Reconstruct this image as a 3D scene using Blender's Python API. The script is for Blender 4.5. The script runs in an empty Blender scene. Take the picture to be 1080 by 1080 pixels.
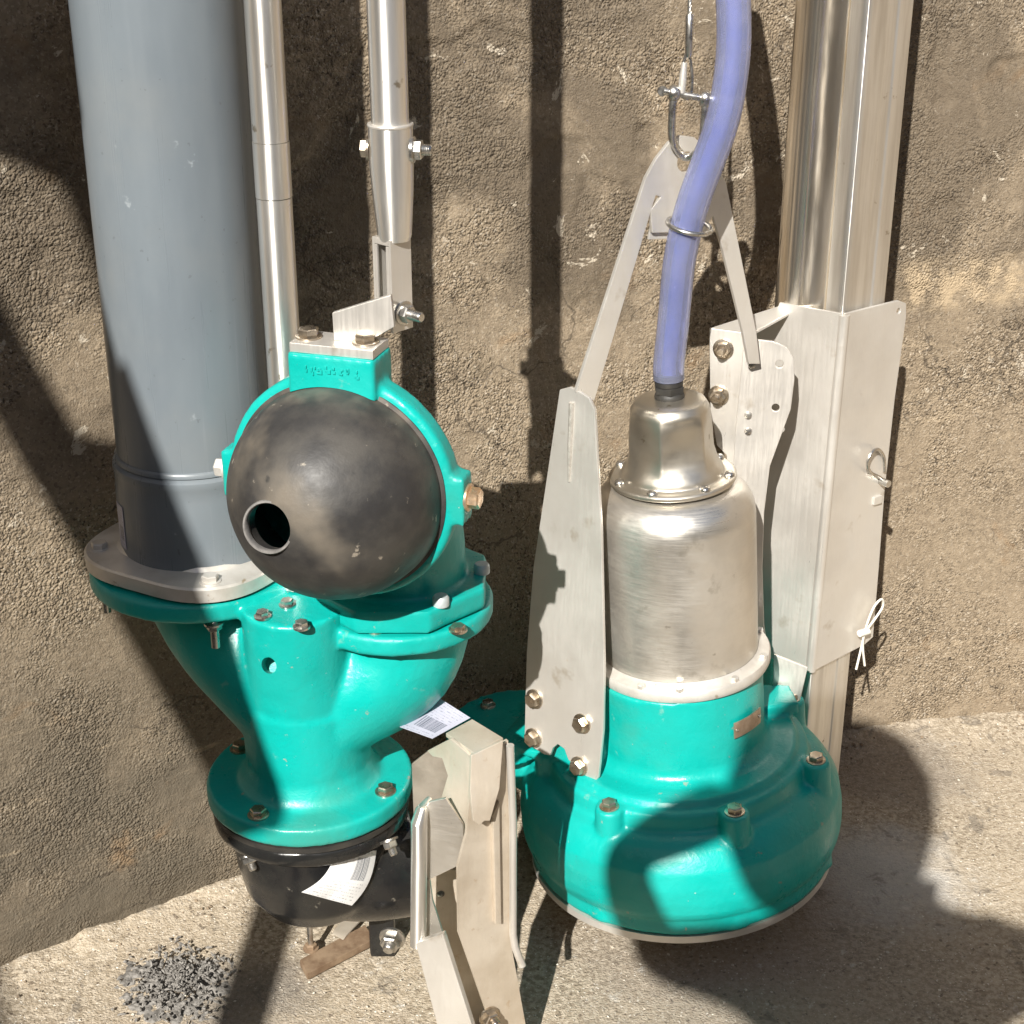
import bpy, bmesh, math, random
from mathutils import Vector, Matrix, noise
random.seed(7)
R = math.radians
sc = bpy.context.scene
COL = sc.collection
V = Vector

# ------------------------------------------------------------------ camera
H = 1.3; F = 1700.0; PITCH = R(24)
cp, sp = math.cos(PITCH), math.sin(PITCH)
cam_d = bpy.data.cameras.new('camera'); cam = bpy.data.objects.new('camera', cam_d); COL.objects.link(cam)
cam.location = (0, 0, H); cam.rotation_euler = (math.pi/2 - PITCH, 0, 0)
cam_d.sensor_width = 36; cam_d.lens = 36*F/1080; cam_d.clip_start = 0.02; cam_d.clip_end = 500
sc.camera = cam

def ray(px, py):
    u = (px-540)/F; v = (py-540)/F
    return V((u, cp - v*sp, -sp - v*cp))
def at(px, py, Y):
    """world point seen at a reference position, Y metres in front of the camera foot"""
    d = ray(px, py); return V((0, 0, H)) + d*(Y/d.y)
def fl(px, py, z=0.0):
    d = ray(px, py); return V((0, 0, H)) + d*((z-H)/d.z)
def pp(px, py, P0, n):
    n = V(n); d = ray(px, py); c = V((0, 0, H))
    return c + d*((V(P0)-c).dot(n)/d.dot(n))

# ------------------------------------------------------------------ materials
def new_mat(name):
    m = bpy.data.materials.new(name); m.use_nodes = True
    nt = m.node_tree; return m, nt, nt.nodes['Principled BSDF']
def nz(nt, scale, detail=4, rough=.6, vec=None, dist=0.0):
    n = nt.nodes.new('ShaderNodeTexNoise'); n.inputs['Scale'].default_value = scale
    n.inputs['Detail'].default_value = detail; n.inputs['Roughness'].default_value = rough
    n.inputs['Distortion'].default_value = dist
    if vec is not None: nt.links.new(vec, n.inputs['Vector'])
    return n.outputs['Fac']
def ramp(nt, fac, lo, hi, a=0.0, b=1.0):
    r = nt.nodes.new('ShaderNodeMapRange'); r.interpolation_type = 'SMOOTHSTEP'
    r.inputs['From Min'].default_value = lo; r.inputs['From Max'].default_value = hi
    r.inputs['To Min'].default_value = a; r.inputs['To Max'].default_value = b
    nt.links.new(fac, r.inputs['Value']); return r.outputs['Result']
def mixc(nt, fac, a, b, mode='MIX'):
    x = nt.nodes.new('ShaderNodeMix'); x.data_type = 'RGBA'; x.blend_type = mode
    if isinstance(fac, float): x.inputs['Factor'].default_value = fac
    else: nt.links.new(fac, x.inputs['Factor'])
    for s, v in ((x.inputs['A'], a), (x.inputs['B'], b)):
        if isinstance(v, (tuple, list)): s.default_value = (v[0], v[1], v[2], 1)
        else: nt.links.new(v, s)
    return x.outputs['Result']
def math_(nt, op, a, b=0.0):
    x = nt.nodes.new('ShaderNodeMath'); x.operation = op
    for i, v in enumerate((a, b)):
        if isinstance(v, (int, float)): x.inputs[i].default_value = v
        else: nt.links.new(v, x.inputs[i])
    return x.outputs[0]
def bump(nt, hgt, strength, dist, normal=None):
    b = nt.nodes.new('ShaderNodeBump'); b.inputs['Strength'].default_value = strength
    b.inputs['Distance'].default_value = dist; nt.links.new(hgt, b.inputs['Height'])
    if normal is not None: nt.links.new(normal, b.inputs['Normal'])
    return b.outputs['Normal']
def objco(nt, scale=(1, 1, 1)):
    t = nt.nodes.new('ShaderNodeTexCoord'); mp = nt.nodes.new('ShaderNodeMapping')
    mp.inputs['Scale'].default_value = scale
    nt.links.new(t.outputs['Object'], mp.inputs['Vector']); return mp.outputs['Vector']
def sepxyz(nt, vec):
    s = nt.nodes.new('ShaderNodeSeparateXYZ'); nt.links.new(vec, s.inputs[0]); return s.outputs

def simple(name, base, rough=.5, metal=0.0, vary=None, vscale=20, bscale=0, bstr=.3, bdist=.001,
           stretch=(1, 1, 1), spots=None, rvar=.1, spec=.5, coat=0):
    m, nt, b = new_mat(name)
    vec = objco(nt, stretch); vec1 = objco(nt)
    b.inputs['Metallic'].default_value = metal
    b.inputs['Specular IOR Level'].default_value = spec
    if coat: b.inputs['Coat Weight'].default_value = coat; b.inputs['Coat Roughness'].default_value = .15
    col = base
    if vary: col = mixc(nt, ramp(nt, nz(nt, vscale, 5, .6, vec), .35, .68), base, vary)
    if spots:
        for (sc_, lo, hi, c2) in spots:
            col = mixc(nt, ramp(nt, nz(nt, sc_, 4, .6, vec1), lo, hi), col, c2)
    if isinstance(col, tuple): b.inputs['Base Color'].default_value = (*col, 1)
    else: nt.links.new(col, b.inputs['Base Color'])
    nt.links.new(ramp(nt, nz(nt, vscale*1.7, 4, .6, vec), .3, .7, max(0, rough-rvar), min(1, rough+rvar)), b.inputs['Roughness'])
    if bscale:
        nt.links.new(bump(nt, nz(nt, bscale, 4, .6, vec1), bstr, bdist), b.inputs['Normal'])
    return m

M = {}
ANI = 0.25
M['teal'] = simple('teal_enamel', (.003, .375, .335), .37, 0, (.003, .325, .285), 9, 170, .40, .0014,
                   spots=[(38, .66, .74, (.09, .37, .32)), (75, .68, .73, (.20, .30, .24)), (6, .56, .72, (.03, .30, .25)), (150, .72, .75, (.35, .42, .36))], rvar=.13)
M['steel_plate'] = simple('pickled_steel_plate', (.72, .695, .65), .42, .62, (.63, .60, .555), 7, 260, .12, .0005,
                          spots=[(16, .62, .72, (.52, .47, .40)), (26, .70, .78, (.60, .45, .32))], rvar=.09)
M['steel_dirty'] = simple('stained_steel_plate', (.62, .555, .465), .50, .45, (.50, .43, .34), 14, 200, .2, .0006,
                          spots=[(60, .62, .74, (.44, .34, .24)), (11, .58, .74, (.60, .56, .50)), (25, .66, .80, (.55, .38, .24))])
M['steel_shade'] = simple('shaded_steel', (.34, .30, .25), .5, .5, (.24, .205, .165), 20, 150, .3, .001)  # bracket steel with the shade on it put into a darker colour
M['steel_tube'] = simple('satin_steel_tube', (.88, .86, .82), .38, .88, (.70, .67, .62), 5, 0, stretch=(14, 14, 1), rvar=.06,
                         spots=[(30, .66, .72, (.42, .36, .28))])
M['steel_bright'] = simple('polished_steel_tube', (.82, .77, .69), .20, .94, (.62, .54, .43), 4, 0, stretch=(10, 10, 1), rvar=.05)
for k_ in ('steel_tube', 'steel_bright'):
    nt_ = M[k_].node_tree; tn = nt_.nodes.new('ShaderNodeTangent'); tn.direction_type = 'RADIAL'; tn.axis = 'Z'
    b__ = nt_.nodes['Principled BSDF']; b__.inputs['Anisotropic'].default_value = .85; b__.inputs['Anisotropic Rotation'].default_value = ANI
    nt_.links.new(tn.outputs[0], b__.inputs['Tangent'])
M['steel_motor'] = simple('drawn_steel_shell', (.74, .71, .655), .40, .85, (.58, .55, .50), 8, 60, .12, .0007,
                          spots=[(34, .60, .74, (.54, .51, .455)), (60, .67, .74, (.44, .41, .36)), (15, .55, .72, (.68, .65, .60))], rvar=.07)
M['steel_cap'] = simple('dark_steel_shell', (.60, .56, .49), .37, .92, (.50, .46, .39), 12, 60, .10, .0006,
                        spots=[(45, .64, .72, (.32, .27, .20))], rvar=.07)
M['bolt'] = simple('bolt_steel', (.56, .49, .40), .33, .95, (.38, .31, .23), 60)
M['zinc'] = simple('zinc_steel', (.62, .60, .56), .30, .95, (.45, .43, .40), 50)
M['zinc_dull'] = simple('dull_zinc_cap', (.50, .55, .56), .5, .3, (.42, .46, .47), 90)
M['brass'] = simple('brass_bolt', (.66, .44, .26), .34, .8, (.72, .60, .46), 50)
M['rubber'] = simple('dusty_black_rubber', (.024, .023, .023), .54, 0, (.060, .055, .048), 16, 60, .35, .0016,
                     spots=[(7, .50, .66, (.14, .12, .095)), (60, .66, .72, (.24, .21, .17)), (22, .66, .71, (.025, .024, .022))], rvar=.10)
M['rubber_rim'] = simple('worn_rubber_rim', (.20, .19, .18), .5, 0, (.12, .115, .11), 90, 200, .3, .001)
M['black'] = simple('black_varnish', (.010, .010, .011), .22, 0, (.018, .018, .017), 20, 70, .25, .001,
                    spots=[(50, .68, .74, (.12, .11, .09))])
M['gasket'] = simple('black_gasket', (.022, .021, .020), .6, 0, (.04, .036, .03), 40, 160, .4, .001)
M['pvc'] = simple('grey_plastic', (.158, .183, .203), .32, 0, (.135, .158, .178), 3.2, 30, .04, .001, stretch=(3, 3, 1),
                  spots=[(120, .74, .78, (.30, .33, .35)), (34, .70, .76, (.26, .29, .31))], rvar=.05)
M['alu'] = simple('cast_flange_metal', (.70, .68, .64), .45, .45, (.56, .53, .48), 20, 150, .25, .0008,
                  spots=[(45, .64, .72, (.36, .29, .20))])
M['plate_sign'] = simple('nameplate_metal', (.36, .27, .20), .4, .6, (.48, .38, .30), 80)
M['rust'] = simple('rusty_steel', (.16, .10, .06), .75, .2, (.28, .20, .13), 40, 160, .5, .001)
M['grit'] = simple('grey_grit', (.27, .255, .235), .9, 0, (.10, .092, .082), 130, 240, .9, .002)
M['pebble'] = simple('pale_grit', (.62, .58, .50), .9, 0, (.40, .35, .28), 30)
M['crumb'] = simple('brown_crumb', (.24, .18, .12), .9, 0, (.15, .12, .09), 60)
M['cord_w'] = simple('white_tie', (.70, .67, .60), .5)
M['cord_b'] = simple('black_tie', (.015, .015, .015), .6)
M['timber'] = simple('timber', (.35, .25, .15), .7, 0, (.25, .17, .1), 12, stretch=(8, 8, 1))
M['skin'] = simple('skin', (.45, .28, .2), .5)
M['cloth'] = simple('work_shirt', (.10, .13, .20), .9, 0, (.07, .09, .15), 30, 80, .3, .002)
M['trouser'] = simple('trousers', (.06, .06, .065), .9)
M['hair'] = simple('hair', (.02, .015, .01), .6)
M['phone'] = simple('phone_shell', (.02, .02, .022), .3)
M['weld'] = simple('weld_bead', (.62, .59, .54), .45, .65, (.52, .49, .44), 120, 300, .5, .001)

for k_ in ('steel_plate', 'steel_motor', 'steel_dirty'):
    nt_ = M[k_].node_tree; b__ = nt_.nodes['Principled BSDF']
    g1 = nz(nt_, 1.0, 3, .7, objco(nt_, (30, 30, 700) if k_ == 'steel_motor' else (420, 420, 14)))
    old = b__.inputs['Roughness'].links[0].from_socket
    nt_.links.new(math_(nt_, 'ADD', old, ramp(nt_, g1, .3, .7, -.07, .07)), b__.inputs['Roughness'])
    oldn = b__.inputs['Normal'].links[0].from_socket
    nt_.links.new(bump(nt_, g1, .14, .0006, oldn), b__.inputs['Normal'])
nt_ = M['pvc'].node_tree; b__ = nt_.nodes['Principled BSDF']
oc_ = b__.inputs['Base Color'].links[0].from_socket
sv = objco(nt_, (75, 75, 2.2)); c_ = mixc(nt_, math_(nt_, 'MULTIPLY', ramp(nt_, nz(nt_, 1.0, 4, .7, sv), .64, .72), .30), oc_, (.24, .26, .275))
c_ = mixc(nt_, math_(nt_, 'MULTIPLY', ramp(nt_, nz(nt_, 6, 5, .65, objco(nt_)), .45, .70), .35), c_, (.19, .20, .20))
c_ = mixc(nt_, math_(nt_, 'MULTIPLY', ramp(nt_, nz(nt_, 150, 2, .5, objco(nt_)), .72, .75), .5), c_, (.09, .10, .11))
nt_.links.new(c_, b__.inputs['Base Color'])
nt_.links.new(ramp(nt_, nz(nt_, 1.0, 4, .7, sv), .3, .7, .26, .42), b__.inputs['Roughness'])
# translucent violet hose
m, nt, b = new_mat('violet_hose')
vec = objco(nt)
nt.links.new(mixc(nt, ramp(nt, nz(nt, 22, 4, .6, vec), .35, .65), (.50, .55, .84), (.60, .64, .88)), b.inputs['Base Color'])
nt.links.new(ramp(nt, nz(nt, 60, 4, .6, vec), .4, .7, .06, .22), b.inputs['Roughness']); b.inputs['Transmission Weight'].default_value = .82
b.inputs['IOR'].default_value = 1.38
M['hose'] = m
M['cable'] = simple('violet_cable', (.14, .165, .40), .40, 0, (.18, .205, .46), 30, spots=[(90, .68, .73, (.45, .47, .7))])

# printed label material (UV): paper with bar code and lines of small print
def label_mat(name, paper, ink, bx0, bx1, by0, by1, across):
    m, nt, b = new_mat(name)
    uv = nt.nodes.new('ShaderNodeUVMap'); s = sepxyz(nt, uv.outputs['UV']); U, W = s[0], s[1]
    def rng(x, a, c): return math_(nt, 'MULTIPLY', math_(nt, 'GREATER_THAN', x, a), math_(nt, 'LESS_THAN', x, c))
    def stripes(x, scale, thr):
        c = nt.nodes.new('ShaderNodeCombineXYZ'); nt.links.new(x, c.inputs[0])
        n = nt.nodes.new('ShaderNodeTexNoise'); n.inputs['Scale'].default_value = scale; n.inputs['Detail'].default_value = 1
        nt.links.new(c.outputs[0], n.inputs['Vector']); return math_(nt, 'GREATER_THAN', n.outputs['Fac'], thr)
    bar = math_(nt, 'MULTIPLY', math_(nt, 'MULTIPLY', rng(U, bx0, bx1), rng(W, by0, by1)), stripes(U if across else W, 70, .50))
    # small print : rows
    wv = math_(nt, 'FRACT', math_(nt, 'MULTIPLY', W, 15.0))
    row = rng(wv, .25, .62)
    vn = nt.nodes.new('ShaderNodeMapping'); vn.inputs['Scale'].default_value = (60, 15, 1)
    nt.links.new(uv.outputs['UV'], vn.inputs['Vector'])
    n = nt.nodes.new('ShaderNodeTexNoise'); n.inputs['Scale'].default_value = 1.0; n.inputs['Detail'].default_value = 1
    nt.links.new(vn.outputs[0], n.inputs['Vector'])
    txt = math_(nt, 'MULTIPLY', math_(nt, 'MULTIPLY', row, math_(nt, 'GREATER_THAN', n.outputs['Fac'], .53)),
                math_(nt, 'MULTIPLY', rng(U, .08, .92), math_(nt, 'SUBTRACT', 1.0, rng(W, by0-.03, by1+.03))))
    txt = math_(nt, 'MULTIPLY', txt, .45)
    fac = math_(nt, 'MAXIMUM', bar, txt)
    nt.links.new(mixc(nt, fac, paper, ink), b.inputs['Base Color']); b.inputs['Roughness'].default_value = .45
    return m
M['label_a'] = label_mat('printed_label', (.44, .44, .53), (.06, .07, .10), .30, .88, .18, .52, True)
M['label_b'] = label_mat('printed_tag', (.76, .76, .76), (.10, .11, .14), .58, .88, .50, .90, True)

# ------------------------------------------------------------------ mesh helpers
class MB:
    def __init__(s): s.v = []; s.f = []
    def add(s, vs, fs, T=None):
        o = len(s.v)
        s.v += [tuple(T @ V(p)) if T is not None else tuple(p) for p in vs]
        s.f += [tuple(i+o for i in f) for f in fs]; return s
    def lathe(s, prof, seg=64, T=None, rf=None):
        vs = []; fs = []; n = len(prof)
        for i in range(seg):
            a = 2*math.pi*i/seg
            for (r, z) in prof:
                k = rf(a, z) if rf else 1.0
                vs.append((r*k*math.cos(a), r*k*math.sin(a), z))
        for i in range(seg):
            j = (i+1) % seg
            for k in range(n-1):
                if prof[k][0] < 1e-6 and prof[k+1][0] < 1e-6: continue
                fs.append((i*n+k, j*n+k, j*n+k+1, i*n+k+1))
        o = len(vs)
        return s.add(vs, fs, T)
    def tube(s, pts, rad, seg=24, caps=True, T=None):
        pts = [V(p) for p in pts]; n = len(pts)
        if not isinstance(rad, (list, tuple)): rad = [rad]*n
        tg = []
        for i in range(n):
            a = pts[max(0, i-1)]; c = pts[min(n-1, i+1)]; tg.append((c-a).normalized())
        up = V((0, 0, 1)) if abs(tg[0].z) < .9 else V((1, 0, 0))
        x = tg[0].cross(up).normalized(); vs = []; fs = []
        for i in range(n):
            x = (x - tg[i]*x.dot(tg[i])).normalized(); y = tg[i].cross(x)
            for k in range(seg):
                a = 2*math.pi*k/seg; vs.append(pts[i] + (x*math.cos(a)+y*math.sin(a))*rad[i])
        for i in range(n-1):
            for k in range(seg):
                l = (k+1) % seg; fs.append((i*seg+k, i*seg+l, (i+1)*seg+l, (i+1)*seg+k))
        if caps:
            fs.append(tuple(range(seg-1, -1, -1))); fs.append(tuple((n-1)*seg+k for k in range(seg)))
        return s.add(vs, fs, T)
    def prism(s, pts, ext, T=None):
        pts = [V(p) for p in pts]; e = V(ext); n = len(pts)
        vs = pts + [p+e for p in pts]
        fs = [tuple(range(n)), tuple(range(2*n-1, n-1, -1))]
        for i in range(n): j = (i+1) % n; fs.append((i, i+n, j+n, j))
        return s.add(vs, fs, T)
    def box(s, c, x, y, z, T=None):
        """c centre; x,y,z half-extent vectors"""
        c = V(c); x, y, z = V(x), V(y), V(z)
        vs = [c+x*i+y*j+z*k for i in (-1, 1) for j in (-1, 1) for k in (-1, 1)]
        return s.add(vs, [(0, 1, 3, 2), (4, 6, 7, 5), (0, 4, 5, 1), (2, 3, 7, 6), (0, 2, 6, 4), (1, 5, 7, 3)], T)
    def build(s, name, mat, parent=None, smooth=35, bevel=0, seg=2):
        me = bpy.data.meshes.new(name); me.from_pydata(s.v, [], s.f)
        bm = bmesh.new(); bm.from_mesh(me)
        bmesh.ops.remove_doubles(bm, verts=bm.verts, dist=1e-6)
        bmesh.ops.recalc_face_normals(bm, faces=bm.faces); bm.to_mesh(me); bm.free()
        o = bpy.data.objects.new(name, me); COL.objects.link(o)
        me.materials.append(M[mat] if isinstance(mat, str) else mat)
        if bevel:
            b = o.modifiers.new('bevel', 'BEVEL'); b.width = bevel; b.segments = seg; b.limit_method = 'ANGLE'; b.angle_limit = R(35)
            b.harden_normals = False
            bake(o); shade(o, smooth); wn(o)
        else: shade(o, smooth)
        par(o, parent); return o

def shade(o, ang=35):
    me = o.data
    me.polygons.foreach_set('use_smooth', [True]*len(me.polygons)); me.set_sharp_from_angle(angle=R(ang)); me.update()
def wn(o):
    md = o.modifiers.new('wn', 'WEIGHTED_NORMAL'); md.keep_sharp = True; md.weight = 80; bake(o)
def bake(o):
    dg = bpy.context.evaluated_depsgraph_get(); me = bpy.data.meshes.new_from_object(o.evaluated_get(dg))
    nm = o.data.name; old = o.data; o.modifiers.clear(); o.data = me; bpy.data.meshes.remove(old); me.name = nm
def par(o, parent):
    if parent is not None:
        o.parent = parent
        P = parent; loc = P.location.copy()
        while P.parent is not None:
            P = P.parent
        if parent.type == 'EMPTY':
            o.location = o.location - loc
        else:
            w_ = V((0, 0, 0)); Q = parent
            while Q is not None: w_ = w_ + Q.location; Q = Q.parent
            o.location = o.location - w_
def part(o):
    """remember where a part's frame sits so that sub-parts can hang below it"""
    return o
def cut(o, cutters, keep_smooth=35):
    for c in cutters:
        me = bpy.data.meshes.new('c'); me.from_pydata(c.v, [], c.f)
        bm = bmesh.new(); bm.from_mesh(me); bmesh.ops.recalc_face_normals(bm, faces=bm.faces); bm.to_mesh(me); bm.free()
        co = bpy.data.objects.new('cutter', me); COL.objects.link(co)
        co.location = o.matrix_world.translation if False else (0, 0, 0)
        md = o.modifiers.new('b', 'BOOLEAN'); md.operation = 'DIFFERENCE'; md.object = co; md.solver = 'EXACT'
        bpy.context.view_layer.update()
        bake(o)
        bpy.data.objects.remove(co)
    shade(o, keep_smooth)
def remesh(o, vox, sm=6, fac=.5, nzamp=0, nzs=20):
    r = o.modifiers.new('r', 'REMESH'); r.mode = 'VOXEL'; r.voxel_size = vox
    s_ = o.modifiers.new('s', 'SMOOTH'); s_.iterations = sm; s_.factor = fac
    bpy.context.view_layer.update(); mats = list(o.data.materials); bake(o)
    if not o.data.materials:
        for q in mats: o.data.materials.append(q)
    if nzamp:
        nrm = [v.normal.copy() for v in o.data.vertices]
        for v, n_ in zip(o.data.vertices, nrm):
            v.co += n_*noise.noise(v.co*nzs)*nzamp
    for p in o.data.polygons: p.use_smooth = True
def tag(o, label, cat, group=None, kind=None):
    if label: o['label'] = label
    if cat: o['category'] = cat
    if group: o['group'] = group
    if kind: o['kind'] = kind
    return o
def root(name, loc, label, cat, group=None):
    o = bpy.data.objects.new(name, None); COL.objects.link(o); o.location = loc; o.empty_display_size = .02
    return tag(o, label, cat, group)
def frame(loc, axis):
    z = V(axis).normalized(); return Matrix.Translation(V(loc)) @ z.to_track_quat('Z', 'Y').to_matrix().to_4x4()
def cyl(mb, p0, p1, r0, r1=None, seg=40):
    r1 = r0 if r1 is None else r1
    return mb.tube([p0, p1], [r0, r1], seg)
def bolt(loc, axis, r, mat, parent, h=None, washer=True, stud=0.0, name='bolt', rot=0.0):
    """hex head (or nut with a protruding stud) standing on the point loc along axis"""
    h = h or r*.75; mb = MB(); T = frame(loc, axis) @ Matrix.Rotation(rot, 4, 'Z'); z0 = 0
    if washer:
        mb.lathe([(0, -.001), (r*1.28, -.001), (r*1.28, r*.16), (r*1.2, r*.2), (0, r*.2)], 28, T); z0 = r*.2
    vs = []; fs = []
    rows = [(.97, z0-.0005), (1, z0+h*.06), (1, z0+h*.86), (.86, z0+h)]
    for (k, z) in rows:
        for i in range(6):
            a = i*math.pi/3; vs.append((k*r*math.cos(a), k*r*math.sin(a), z))
    for q in range(3):
        for i in range(6): j = (i+1) % 6; fs.append((q*6+i, q*6+j, q*6+6+j, q*6+6+i))
    fs += [tuple(range(5, -1, -1)), tuple(range(18, 24))]
    mb.add(vs, fs, T)
    if stud:
        rs = r*.56; pr = [(0, z0+h-.001)]; z = z0+h-.0005; n = max(3, int(stud/.0016))
        for i in range(n):
            zz = z + stud*i/n; pr += [(rs*.93, zz), (rs, zz+stud/n*.5)]
        pr += [(rs*.93, z+stud), (rs*.75, z+stud+.001), (0, z+stud+.001)]
        mb.lathe(pr, 20, T)
    return mb.build(name, mat, parent, 28)

# ------------------------------------------------------------------ setting : curved pit wall, floor
WC = V((1.2963, -1.0033)); WR = 3.1907
def wall_y(x): return WC.y + math.sqrt(WR*WR - (x-WC.x)**2)
def fbm(p, sc_, o=4):
    return noise.fractal(p*sc_, 0.9, 2.1, o)
def axis_steps(a, b, d0, d1, fine, coarse):
    xs = []; x = a
    while x < b:
        xs.append(x); x += fine if d0 <= x <= d1 else coarse
    xs.append(b); return xs
us = axis_steps(-1.35, 2.3, -.62, .95, .0042, .05)
zs = axis_steps(-.05, 2.8, -.02, 1.16, .0042, .05)
vs = []; fs = []
for x in us:
    y = wall_y(x); nrm = (V((x, y)) - WC).normalized()
    for z in zs:
        s_ = x*1.02
        p = V((s_, z, 0))
        d = .0022*fbm(p, 3.0, 2) + .0006*fbm(p, 26, 2) + .0007*noise.noise(p*100) + .0010*noise.noise(p*190)
        # coarse flaking in the upper part, smoother towards the foot
        up = max(0, min(1, (z-.45)/.5)); fk = noise.noise(p*17+V((3, 7, 1)))
        if fk > .18: d -= up*.0035*min(1, (fk-.18)*9)
        if z < .05: d -= .004*(1-max(0, z)/.05)*(1+noise.noise(p*30))
        vs.append((x + nrm.x*(-d)*-1*-1, y + nrm.y*(-d), z))
nzc = len(zs)
for i in range(len(us)-1):
    for j in range(nzc-1):
        a = i*nzc+j; fs.append((a, a+nzc, a+nzc+1, a+1))
wm = MB(); wm.v = vs; wm.f = fs
# give the wall its thickness: back skin and top
nb = len(vs)
back = []
for x in us[::1]:
    y = wall_y(x); nrm = (V((x, y)) - WC).normalized()
    for z in (zs[0], zs[-1]): back.append((x+nrm.x*.2, y+nrm.y*.2, z))
wm.v += back
for i in range(len(us)-1):
    a = nb+2*i; wm.f.append((a, a+1, a+3, a+2)); wm.f.append((i*nzc+nzc-1, (i+1)*nzc+nzc-1, a+3, a+1))

# the rest of the round pit, behind the photographer
o_ = len(wm.v); a0 = math.atan2(wall_y(us[-1])-WC.y, us[-1]-WC.x); a1 = math.atan2(wall_y(us[0])-WC.y, us[0]-WC.x) - 2*math.pi
for i in range(81):
    a = a0 + (a1-a0)*i/80
    for (r, z) in ((WR, -.05), (WR, 2.8), (WR+.2, 2.8), (WR+.2, -.05)): wm.v.append((WC.x+r*math.cos(a), WC.y+r*math.sin(a), z))
for i in range(80):
    for k in range(4): wm.f.append((o_+i*4+k, o_+i*4+(k+1) % 4, o_+i*4+4+(k+1) % 4, o_+i*4+4+k))
m, nt, b = new_mat('rough_concrete_render')
vec = objco(nt); xyz = sepxyz(nt, vec)
base = mixc(nt, ramp(nt, nz(nt, 3.0, 5, .6, vec), .35, .65), (.245, .193, .134), (.168, .132, .092))
base = mixc(nt, ramp(nt, nz(nt, 110, 3, .65, vec), .36, .66), base, (.315, .252, .178))
base = mixc(nt, ramp(nt, nz(nt, 230, 2, .5, vec), .58, .66, 0, .85), base, (.055, .044, .033))
base = mixc(nt, ramp(nt, nz(nt, 290, 1, .5, vec), .60, .68, 0, .75), base, (.46, .40, .32))
cz_ = ramp(nt, nz(nt, 6.5, 4, .65, vec), .40, .60)
sm_ = mixc(nt, ramp(nt, nz(nt, 2.6, 4, .6, vec, .8), .40, .60), (.225, .178, .125), (.265, .212, .150))
base = mixc(nt, ramp(nt, cz_, 0, 1, .55, .0), base, sm_)
# damp grey-brown band towards the foot on the left
lft = math_(nt, 'MULTIPLY', ramp(nt, xyz[0], -.05, -.40), ramp(nt, xyz[2], .55, .15))
base = mixc(nt, math_(nt, 'MULTIPLY', lft, ramp(nt, nz(nt, 7, 4, .6, vec), .25, .60, .35, .85)), base, (.105, .090, .068))
# ochre stain patches and horizontal pale streaks
base = mixc(nt, math_(nt, 'MULTIPLY', ramp(nt, nz(nt, 10, 4, .6, vec, .6), .60, .72), .5), base, (.24, .150, .078))
vh = objco(nt, (2.2, 2.2, 14))
streak = math_(nt, 'MULTIPLY', ramp(nt, nz(nt, 2.4, 4, .62, vh, .5), .60, .70), ramp(nt, nz(nt, 50, 3, .6, vec), .36, .60))
base = mixc(nt, math_(nt, 'MULTIPLY', streak, .5), base, (.40, .32, .22))
# dark damp zone upper right
dk = math_(nt, 'MULTIPLY', ramp(nt, xyz[2], .55, .72), ramp(nt, nz(nt, 3.4, 5, .65, vec, .6), .44, .58))
base = mixc(nt, math_(nt, 'MULTIPLY', dk, .62), base, (.085, .068, .050))
# white flaked lime
fl_ = math_(nt, 'MULTIPLY', ramp(nt, nz(nt, 24, 5, .70, vec, .5), .630, .66), ramp(nt, xyz[2], .40, .62))
base = mixc(nt, math_(nt, 'MULTIPLY', fl_, .8), base, (.50, .44, .35))
# a broken pale strip to the right of the post
sx = math_(nt, 'MULTIPLY', ramp(nt, xyz[0], .50, .54), math_(nt, 'MULTIPLY', ramp(nt, xyz[2], .655, .675), ramp(nt, xyz[2], .745, .715)))
base = mixc(nt, math_(nt, 'MULTIPLY', sx, ramp(nt, nz(nt, 38, 4, .6, vec), .38, .58, .15, .9)), base, (.42, .33, .22))
vx = nt.nodes.new('ShaderNodeTexVoronoi'); vx.feature = 'DISTANCE_TO_EDGE'; vx.inputs['Scale'].default_value = 5.5
dv2 = nt.nodes.new('ShaderNodeVectorMath'); dv2.operation = 'MULTIPLY_ADD'; nv2 = nt.nodes.new('ShaderNodeTexNoise'); nv2.inputs['Scale'].default_value = 11; nv2.inputs['Detail'].default_value = 5
nt.links.new(vec, nv2.inputs['Vector']); nt.links.new(nv2.outputs['Color'], dv2.inputs[0]); dv2.inputs[1].default_value = (.16, .16, .16); nt.links.new(vec, dv2.inputs[2]); nt.links.new(dv2.outputs[0], vx.inputs['Vector'])
ck = math_(nt, 'MULTIPLY', ramp(nt, vx.outputs['Distance'], .012, .002), ramp(nt, nz(nt, 4, 3, .6, vec), .50, .60))
base = mixc(nt, math_(nt, 'MULTIPLY', ck, .6), base, (.045, .036, .028))
nt.links.new(base, b.inputs['Base Color']); b.inputs['Roughness'].default_value = .92; b.inputs['Specular IOR Level'].default_value = .25
vo_ = nt.nodes.new('ShaderNodeTexVoronoi'); vo_.feature = 'F1'; vo_.inputs['Scale'].default_value = 290
dv = nt.nodes.new('ShaderNodeVectorMath'); dv.operation = 'MULTIPLY_ADD'; nzv = nt.nodes.new('ShaderNodeTexNoise'); nzv.inputs['Scale'].default_value = 120
nt.links.new(vec, nzv.inputs['Vector']); nt.links.new(nzv.outputs['Color'], dv.inputs[0]); dv.inputs[1].default_value = (.006, .006, .006); nt.links.new(vec, dv.inputs[2])
nt.links.new(dv.outputs[0], vo_.inputs['Vector'])
lump = math_(nt, 'MULTIPLY', math_(nt, 'SUBTRACT', 1.0, vo_.outputs['Distance']), ramp(nt, nz(nt, 6.5, 4, .65, vec), .40, .60, .15, 1.15))
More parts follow.
